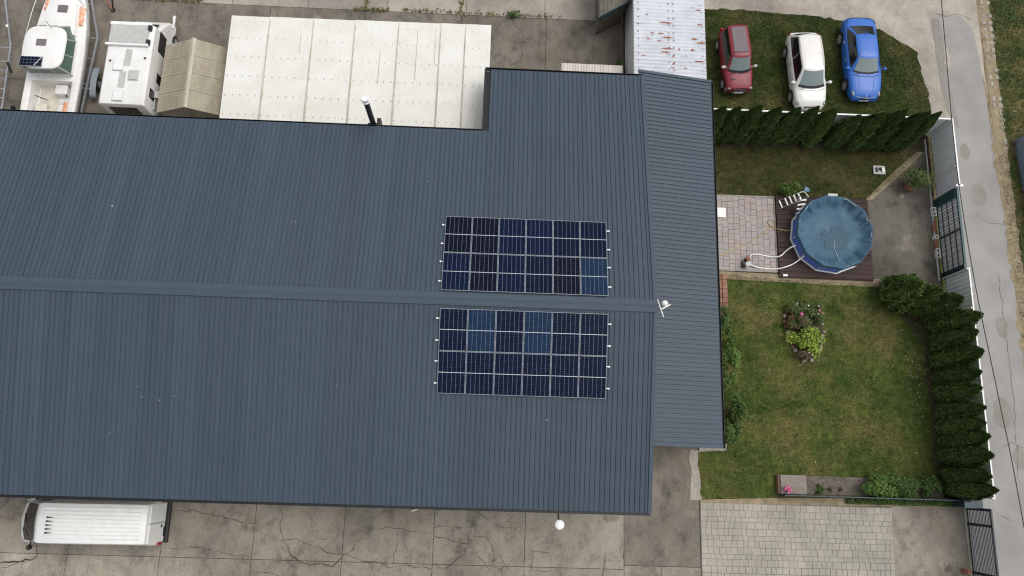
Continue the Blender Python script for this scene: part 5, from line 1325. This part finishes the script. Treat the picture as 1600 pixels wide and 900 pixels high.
# pool ladder toppled beside the pool: A-frame with white treads
t = thing('pool_ladder', 'white A-frame pool ladder standing folded open beside the pool', 'ladder', (15.35, 13.6, DZ))
apx = Vector((15.55, 13.72, 1.25)); 
for s_ in (-.22, .22):
    for (fx, fy) in ((14.72, 13.55), (15.72, 12.98)):
        d = (Vector((fx, fy, 0)) - Vector((apx.x, apx.y, 0))).normalized(); n_ = Vector((-d.y, d.x, 0)) * s_
        MB().tube([Vector((fx, fy, DZ)) + n_, apx + n_ * .9], .02, 8, 1).build('stile', M_white if False else M_alu, t, 60)
for (fx, fy, ks) in ((14.72, 13.55, (.06, .30, .48, .66, .84)), (15.72, 12.98, (.15, .35, .55, .75))):
    d = (Vector((fx, fy, 0)) - Vector((apx.x, apx.y, 0))).normalized(); nn = Vector((-d.y, d.x, 0))
    for q in ks:
        c_ = Vector((fx, fy, DZ)).lerp(apx, q); MB().bar(c_ - nn * .19 + Vector((-.03, 0, 0)), c_ + nn * .19 + Vector((.03, 0, 0)), .075, .03).build('tread', M_white, t)
MB().tube([apx + Vector((-.2, .1, 0)), apx + Vector((0, .12, .1)), apx + Vector((.25, -.1, 0))], .02).build('handrail', M_white, t, 60)

# lawn bits
t = thing('junk_tray', 'white tray of small dark scraps left on the back lawn', 'tray', (20.2, 15.75, 0))
MB().box(19.88, 20.52, 15.5, 15.98, .03, .10).build('tray', M_lgrey, t, None, .02); MB().box(20.0, 20.12, 15.6, 15.85, .10, .16).ell((20.25, 15.78, .12), .08, .1, .06).build('scrap', M_black, t); MB().box(20.3, 20.42, 15.6, 15.8, .1, .2).build('bracket', M_white, t)
shrub('garden_shrub', 'bright green leafy shrub beside the ladder at the deck edge', 'shrub', (15.43, 14.42, .35), (.42, .42, .4), 700, .06, M_leaf)
t = thing('shovel', 'blue shovel blade leaning in the shrub by the pool ladder', 'shovel', (16.15, 14.4, 0)); MB().loft([[(15.98, 14.28, .3), (16.08, 14.55, .32), (16.08, 14.55, .34), (15.98, 14.28, .32)], [(16.3, 14.30, .2), (16.34, 14.46, .22), (16.34, 14.46, .24), (16.3, 14.30, .22)]]).build('blade', mat('blue_plastic', (.10, .22, .33), None, 4, .5), t); MB().bar((16.02, 14.4, .32), (15.3, 14.3, .9), .03, .03).build('shaft', M_bark, t)
t = thing('potted_shrub', 'round olive shrub in a terracotta pot by the fence', 'potted plant', (21.75, 15.0, 0))
MB().cyl((21.68, 14.85, 0), (21.68, 14.85, .4), .24, .32, 20).build('pot', M_brick, t, 40)
P_l, Nn = leaf_ball((.02, .0, .70), (.72, .68, .5), 2200, .055, 12); V__, F__ = leaf_arrays(P_l, Nn, .05)
o = bpy.data.objects.new('foliage', tri_mesh('foliage', V__, F__, M_olive)); COL.objects.link(o); o.parent = t
MB().cyl((21.70, 14.9, .38), (21.75, 15.0, .8), .03, .02, 8).build('stem', M_bark, t)
t = thing('round_stone', 'flat round pale stone lying beside the potted shrub', 'stone', (21.3, 14.35, 0)); MB().ell((21.3, 14.35, .02), .16, .15, .05, 16, 6).build('stone', M_conc, t, 60)

# round rose bed
bed = tag(blob((15.65, 6.95), [(.0, 1.35), (.55, 1.25), (.9, .7), (1.0, 0), (.75, -.8), (.35, -1.45), (-.1, -1.5), (-.5, -1.0), (-.85, -.1), (-.95, .7), (-.6, 1.25)], -.03, .075).build('flower_bed_soil', MATS['hedge_soil']), kind='structure')
sv = [MB().ell((0, 0, 0), .13, .10, .08, 8, 5).mesh('edging_stone', mm, 50) for mm in (M_stone, M_brick)]
path = [(.0, 1.35), (.55, 1.25), (.9, .7), (1.0, 0), (.75, -.8), (.35, -1.45), (-.1, -1.5), (-.5, -1.0), (-.85, -.1), (-.95, .7), (-.6, 1.25)]
for i in range(len(path)):
    a, b_ = Vector(path[i]), Vector(path[(i + 1) % len(path)]); n_ = int((b_ - a).length / .24)
    for k in range(n_):
        p = a.lerp(b_, k / n_); o = bpy.data.objects.new('edging_stone', sv[1 if 7 <= i <= 9 and k % 3 else 0]); COL.objects.link(o); o.parent = bed
        o.location = (15.65 + p.x + random.uniform(-.04, .04), 6.95 + p.y + random.uniform(-.04, .04), .07); o.rotation_euler.z = random.uniform(0, 6); o.scale = (random.uniform(.8, 1.2),) * 3
shrub('lime_bush', 'bright lime green bush in the round flower bed', 'shrub', (15.72, 6.45, .42), (.68, .62, .45), 1500, .07, M_lime, clumps=9)
random.seed(5)
ros = [(15.15, 7.95, .45, 'dark green rose bush at the far end of the round bed', M_olive), (15.72, 8.02, .42, 'leafy rose bush with small white blooms beside the far stones', M_olive), (15.05, 7.25, .38, 'reddish rose bush at the left side of the round bed', M_redleaf), (15.55, 7.3, .42, 'dark rose bush with pink bloom in the middle of the round bed', M_olive), (16.25, 7.75, .4, 'thin rose bush with a cluster of pink blooms at the right of the round bed', M_olive), (15.35, 6.35, .33, 'low green plant beside the lime bush', M_leafd), (15.55, 5.75, .3, 'dry reddish plant at the near tip of the round bed', M_redleaf)]
for i, (x, y, r, lb, mm) in enumerate(ros):
    t = shrub('rose_bush', lb, 'rose bush', (x, y, .3), (r * 1.15, r * 1.1, .36), 900, .065, mm, 'plants in the round flower bed')
    fl = {3: ((-.2, .38, M_pink, .11),), 4: ((.0, .15, M_pink, .085), (.12, .0, M_pink, .08), (-.06, -.02, M_palepink, .07)), 1: ((.0, .1, M_white, .05), (.5, .1, M_white, .05)), 2: ((.35, .1, M_palepink, .06), (.4, -.05, M_white, .05)), 6: ((.05, 0, M_palepink, .05), (.2, -.1, M_white, .05))}.get(i, ())
    for dx, dy, mm2, fr_ in fl:
        mb = MB()
        for k in range(6): mb.ell((dx + .4 * fr_ * math.cos(k), dy + .4 * fr_ * math.sin(k), .66 + random.uniform(-.02, .03)), fr_ * .42, fr_ * .42, fr_ * .35, 8, 5)
        mb.build('bloom', mm2, t, 60, local=True)

# climbing bushes along the lean-to
t = thing('brick_edging', 'strip of red brick edging along the lean-to wall', 'edging', (11.72, 8.6, 0))
for k in range(10): MB().box(11.48, 11.58, 7.3 + k * .24, 7.52 + k * .24, 0, .10).build('brick', M_brick, t); MB().box(11.62, 11.86, 7.3 + k * .24, 7.52 + k * .24, 0, .08 + random.uniform(0, .02)).build('brick', M_brick, t)
for i, (x, y, rx, ry, lb) in enumerate(((11.45, 6.9, .35, .7, 'thin green bush by the end of the brick edging along the lean-to'), (11.6, 5.5, .42, .75, 'mid green bush halfway along the lean-to wall'), (11.35, 4.3, .30, .5, 'small dark bush in the gap along the lean-to wall'), (11.65, 2.9, .55, .9, 'large green bush along the lean-to wall'), (11.55, 1.75, .5, .7, 'green bush at the near corner of the lean-to'))):
    shrub('wall_bush', lb, 'shrub', (x + .0, y, .6), (rx * .92, ry * 1.1, .65), int(2400 * rx * ry * 2.2), .075, M_leafd if i != 1 else M_leaf, 'bushes along the lean-to')
# near bed
tag(MB().prism([(13.9, -.1), (22.0, -.15), (22.0, -.95), (13.9, -.98)], -.03, .03).build('border_soil', M_soil), kind='structure')
t = thing('stone_slab', 'thick coarse stone slab at the left end of the near border', 'slab', (14.62, -.52, 0)); MB().box(13.98, 15.22, -.98, -.1, .0, .40).build('block', M_slab, t, None, .02); MB().box(13.90, 13.975, -.98, -.1, 0, .3).build('edge_board', M_brick, t)
t = thing('pink_flower', 'magenta pink flower clump standing on the corner of the stone slab', 'flower', (14.2, -.78, .4))
mb = MB()
for k in range(26):
    a = random.uniform(0, 6.28); r = .17 * math.sqrt(random.random()); mb.ell((14.22 + r * math.cos(a), -.78 + r * math.sin(a), .58 + random.uniform(-.05, .05)), .045, .045, .03, 7, 4)
mb.build('bloom', M_pink, t, 60); MB().cyl((14.22, -.78, .38), (14.22, -.78, .56), .03).build('stem', M_leafd, t)
t = thing('spiky_plant', 'dark spiky leaved plant in the near border', 'plant', (15.95, -.75, 0))
for k in range(26):
    a = random.uniform(0, 6.28); l_ = random.uniform(.28, .45); e = random.uniform(.3, 1.1); d = Vector((math.cos(a) * math.cos(e), math.sin(a) * math.cos(e), math.sin(e))); n_ = Vector((-math.sin(a), math.cos(a), 0)) * .028; p = Vector((15.95, -.72, .03))
    MB().add([p - n_, p + n_, p + d * l_ * .6 + n_ * .9, p + d * l_ + Vector((0, 0, -.05)), p + d * l_ * .6 - n_ * .9], [(0, 1, 2, 3, 4)]).build('leaf', M_leafd, t)
for x, lb in ((16.45, 'tiny seedling mound right of the spiky plant'), (17.0, 'tiny dark mound nearer the low bushes')):
    shrub('seedling', lb, 'plant', (x, -.72, .06), (.14, .12, .1), 60, .04, M_redleaf)
for x, rx, n_, lb in ((18.75, .85, 1500, 'long low green bush at the left behind the wire fence'), (20.2, .75, 1300, 'deep green low bush at the right behind the wire fence'), (21.1, .38, 500, 'small green bush next to the hedge end behind the wire fence')):
    shrub('border_bush', lb, 'shrub', (x, -.52, .35), (rx * 1.1, .55, .4), n_ * 2, .065, M_leaf if x < 19 else M_leafd, 'bushes behind the wire fence', clumps=10)
# dark ground ivy under the wire fence
C_ = np.c_[rng.uniform(17.2, 22.5, 1600), rng.uniform(-1.35, -1.05, 1600), rng.uniform(.02, .35, 1600)]
v, f = leaf_arrays(C_, np.tile([0, -.5, .8], (1600, 1)), .06)
o = bpy.data.objects.new('ivy', tri_mesh('ivy', v, f, M_leafd)); COL.objects.link(o); tag(o, kind='stuff')

# ================================================================== thuja hedges
def thuja_mesh(seed, h, r, n):
    g_ = np.random.default_rng(seed); t_ = g_.random(n) ** .85; a = g_.uniform(0, 2 * np.pi, n)
    ph = g_.uniform(0, 6.28, 6)
    lump = 1 + .10 * np.sin(3 * a + ph[0] + 2 * t_) + .09 * np.sin(5 * a + ph[1] - 3 * t_) + .07 * np.sin(9 * t_ * 3 + 2 * a + ph[2]) + .06 * np.sin(11 * a + ph[3])
    prof = np.interp(t_, [0, .08, .25, .45, .65, .8, .92, 1.0], [.74, .92, 1.0, .93, .74, .49, .24, .03])
    rad = r * prof * lump * g_.uniform(.82, 1.06, n); z = .05 + t_ * (h - .05)
    lean = .08 * np.sin(ph[4]) * t_
    C_ = np.c_[rad * np.cos(a) + lean, rad * np.sin(a), z]
    up = np.c_[np.cos(a) * .05, np.sin(a) * .05, np.full(n, 1.0)]; up += g_.normal(0, .30, (n, 3)); up /= np.linalg.norm(up, axis=1, keepdims=True)
    side = np.c_[-np.sin(a), np.cos(a), np.zeros(n)] + g_.normal(0, .42, (n, 3)); side -= up * (side * up).sum(1, keepdims=True); side /= np.linalg.norm(side, axis=1, keepdims=True)
    L_ = g_.uniform(.09, .19, (n, 1)); W_ = L_ * .30
    V__ = np.stack([C_ - up * L_ * .4, C_ + side * W_, C_ + up * L_ * .9, C_ - side * W_], 1).reshape(-1, 3)
    crown = tri_mesh('crown', V__, np.arange(4 * n).reshape(-1, 4), M_thuja)
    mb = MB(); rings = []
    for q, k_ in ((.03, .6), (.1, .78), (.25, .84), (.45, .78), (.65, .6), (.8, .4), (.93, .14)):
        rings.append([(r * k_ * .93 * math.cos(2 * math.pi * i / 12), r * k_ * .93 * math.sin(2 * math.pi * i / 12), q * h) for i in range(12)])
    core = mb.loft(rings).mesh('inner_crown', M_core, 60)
    tr = MB().cyl((0, 0, -.03), (0, 0, h * .4), .07, .03, 8).mesh('trunk', M_bark)
    return crown, core, tr
TH = [thuja_mesh(40 + k, 3.0, .62, 6500) for k in range(4)]
def thuja(i, x, y, h, r, label, group):
    t = thing('thuja_tree', label, 'tree', (x, y, 0), random.uniform(0, 6.28), group)
    c_, k_, b_ = TH[i % 4]
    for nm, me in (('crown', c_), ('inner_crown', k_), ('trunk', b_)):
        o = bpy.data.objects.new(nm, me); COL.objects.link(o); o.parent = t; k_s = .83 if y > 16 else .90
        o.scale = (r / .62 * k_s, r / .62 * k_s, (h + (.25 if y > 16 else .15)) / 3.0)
random.seed(11)
north = [(11.02, 17.24, 3.15, 0.61), (11.65, 17.2, 3.25, 0.61), (12.63, 17.26, 3.4, 0.65), (13.65, 17.24, 3.35, 0.63), (14.62, 17.24, 3.35, 0.61), (15.42, 17.28, 3.45, 0.57), (16.35, 17.24, 3.4, 0.59), (17.75, 17.2, 2.9, 0.61), (18.75, 17.18, 3.35, 0.67), (19.75, 17.27, 3.45, 0.67), (20.85, 17.24, 3.4, 0.65), (21.5, 17.32, 3.4, 0.49)]
for i, (x, y, h, r) in enumerate(north):
    lb = 'dark thuja tree, %s from the left in the hedge below the cars' % ORD[i] if i < 6 else 'dark thuja tree, %s from the right in the hedge below the cars' % ORD[11 - i]
    thuja(i, x, y, h, r, lb.replace('first from the left', 'leftmost').replace('first from the right', 'rightmost'), 'thujas in the hedge below the cars')
east = [(20.35, 8.95, 2.55, .92), (21.15, 8.65, 2.65, .72), (21.9, 8.2, 3.0, .72), (22.45, 7.35, 3.35, .68), (22.4, 6.62, 3.1, .60), (22.42, 5.68, 3.2, .66), (22.35, 4.75, 3.05, .60), (22.32, 4.05, 3.05, .58), (22.36, 3.15, 3.1, .58), (22.3, 2.45, 3.0, .56), (22.36, 1.85, 3.15, .58), (22.32, 1.0, 3.2, .66), (22.3, .12, 3.05, .6), (22.35, -.5, 3.3, .52)]
for i, (x, y, h, r) in enumerate(east):
    if i == 0: lb = 'broad thuja at the pool end of the lane hedge'
    else: lb = 'dark thuja tree, %s from the %s end of the hedge along the lane' % (ORD[i] if i < 8 else ORD[13 - i], 'pool' if i < 8 else 'gate')
    if i == 13: lb = 'slender thuja at the gate end of the lane hedge'
    thuja(i + 1, x, y, h, r, lb, 'thujas in the hedge along the lane')
# white daisies scattered in the lawn
n = 90; Pq = np.concatenate([np.c_[rng.uniform(13, 21.5, 35), rng.uniform(.5, 9, 35)], np.c_[rng.normal(21.2, .35, 55), rng.normal(5.0, 1.1, 55)]])
v, f = leaf_arrays(np.c_[Pq, np.full(len(Pq), .11)], np.tile([0, 0, 1.0], (len(Pq), 1)), .022, .9, .2)
o = bpy.data.objects.new('daisies', tri_mesh('daisies', v, f, M_white)); COL.objects.link(o); tag(o, kind='stuff')
# a pale stick and two small litter pieces on the yard
t = thing('white_stick', 'thin white stick lying on the concrete at the near eave', 'stick', (-3.3, -2.05, 0)); mb = MB().bar((-3.42, -2.28, 0.03), (-3.04, -2.13, 0.03), .05, .04); mb.build('stick', M_white, t)
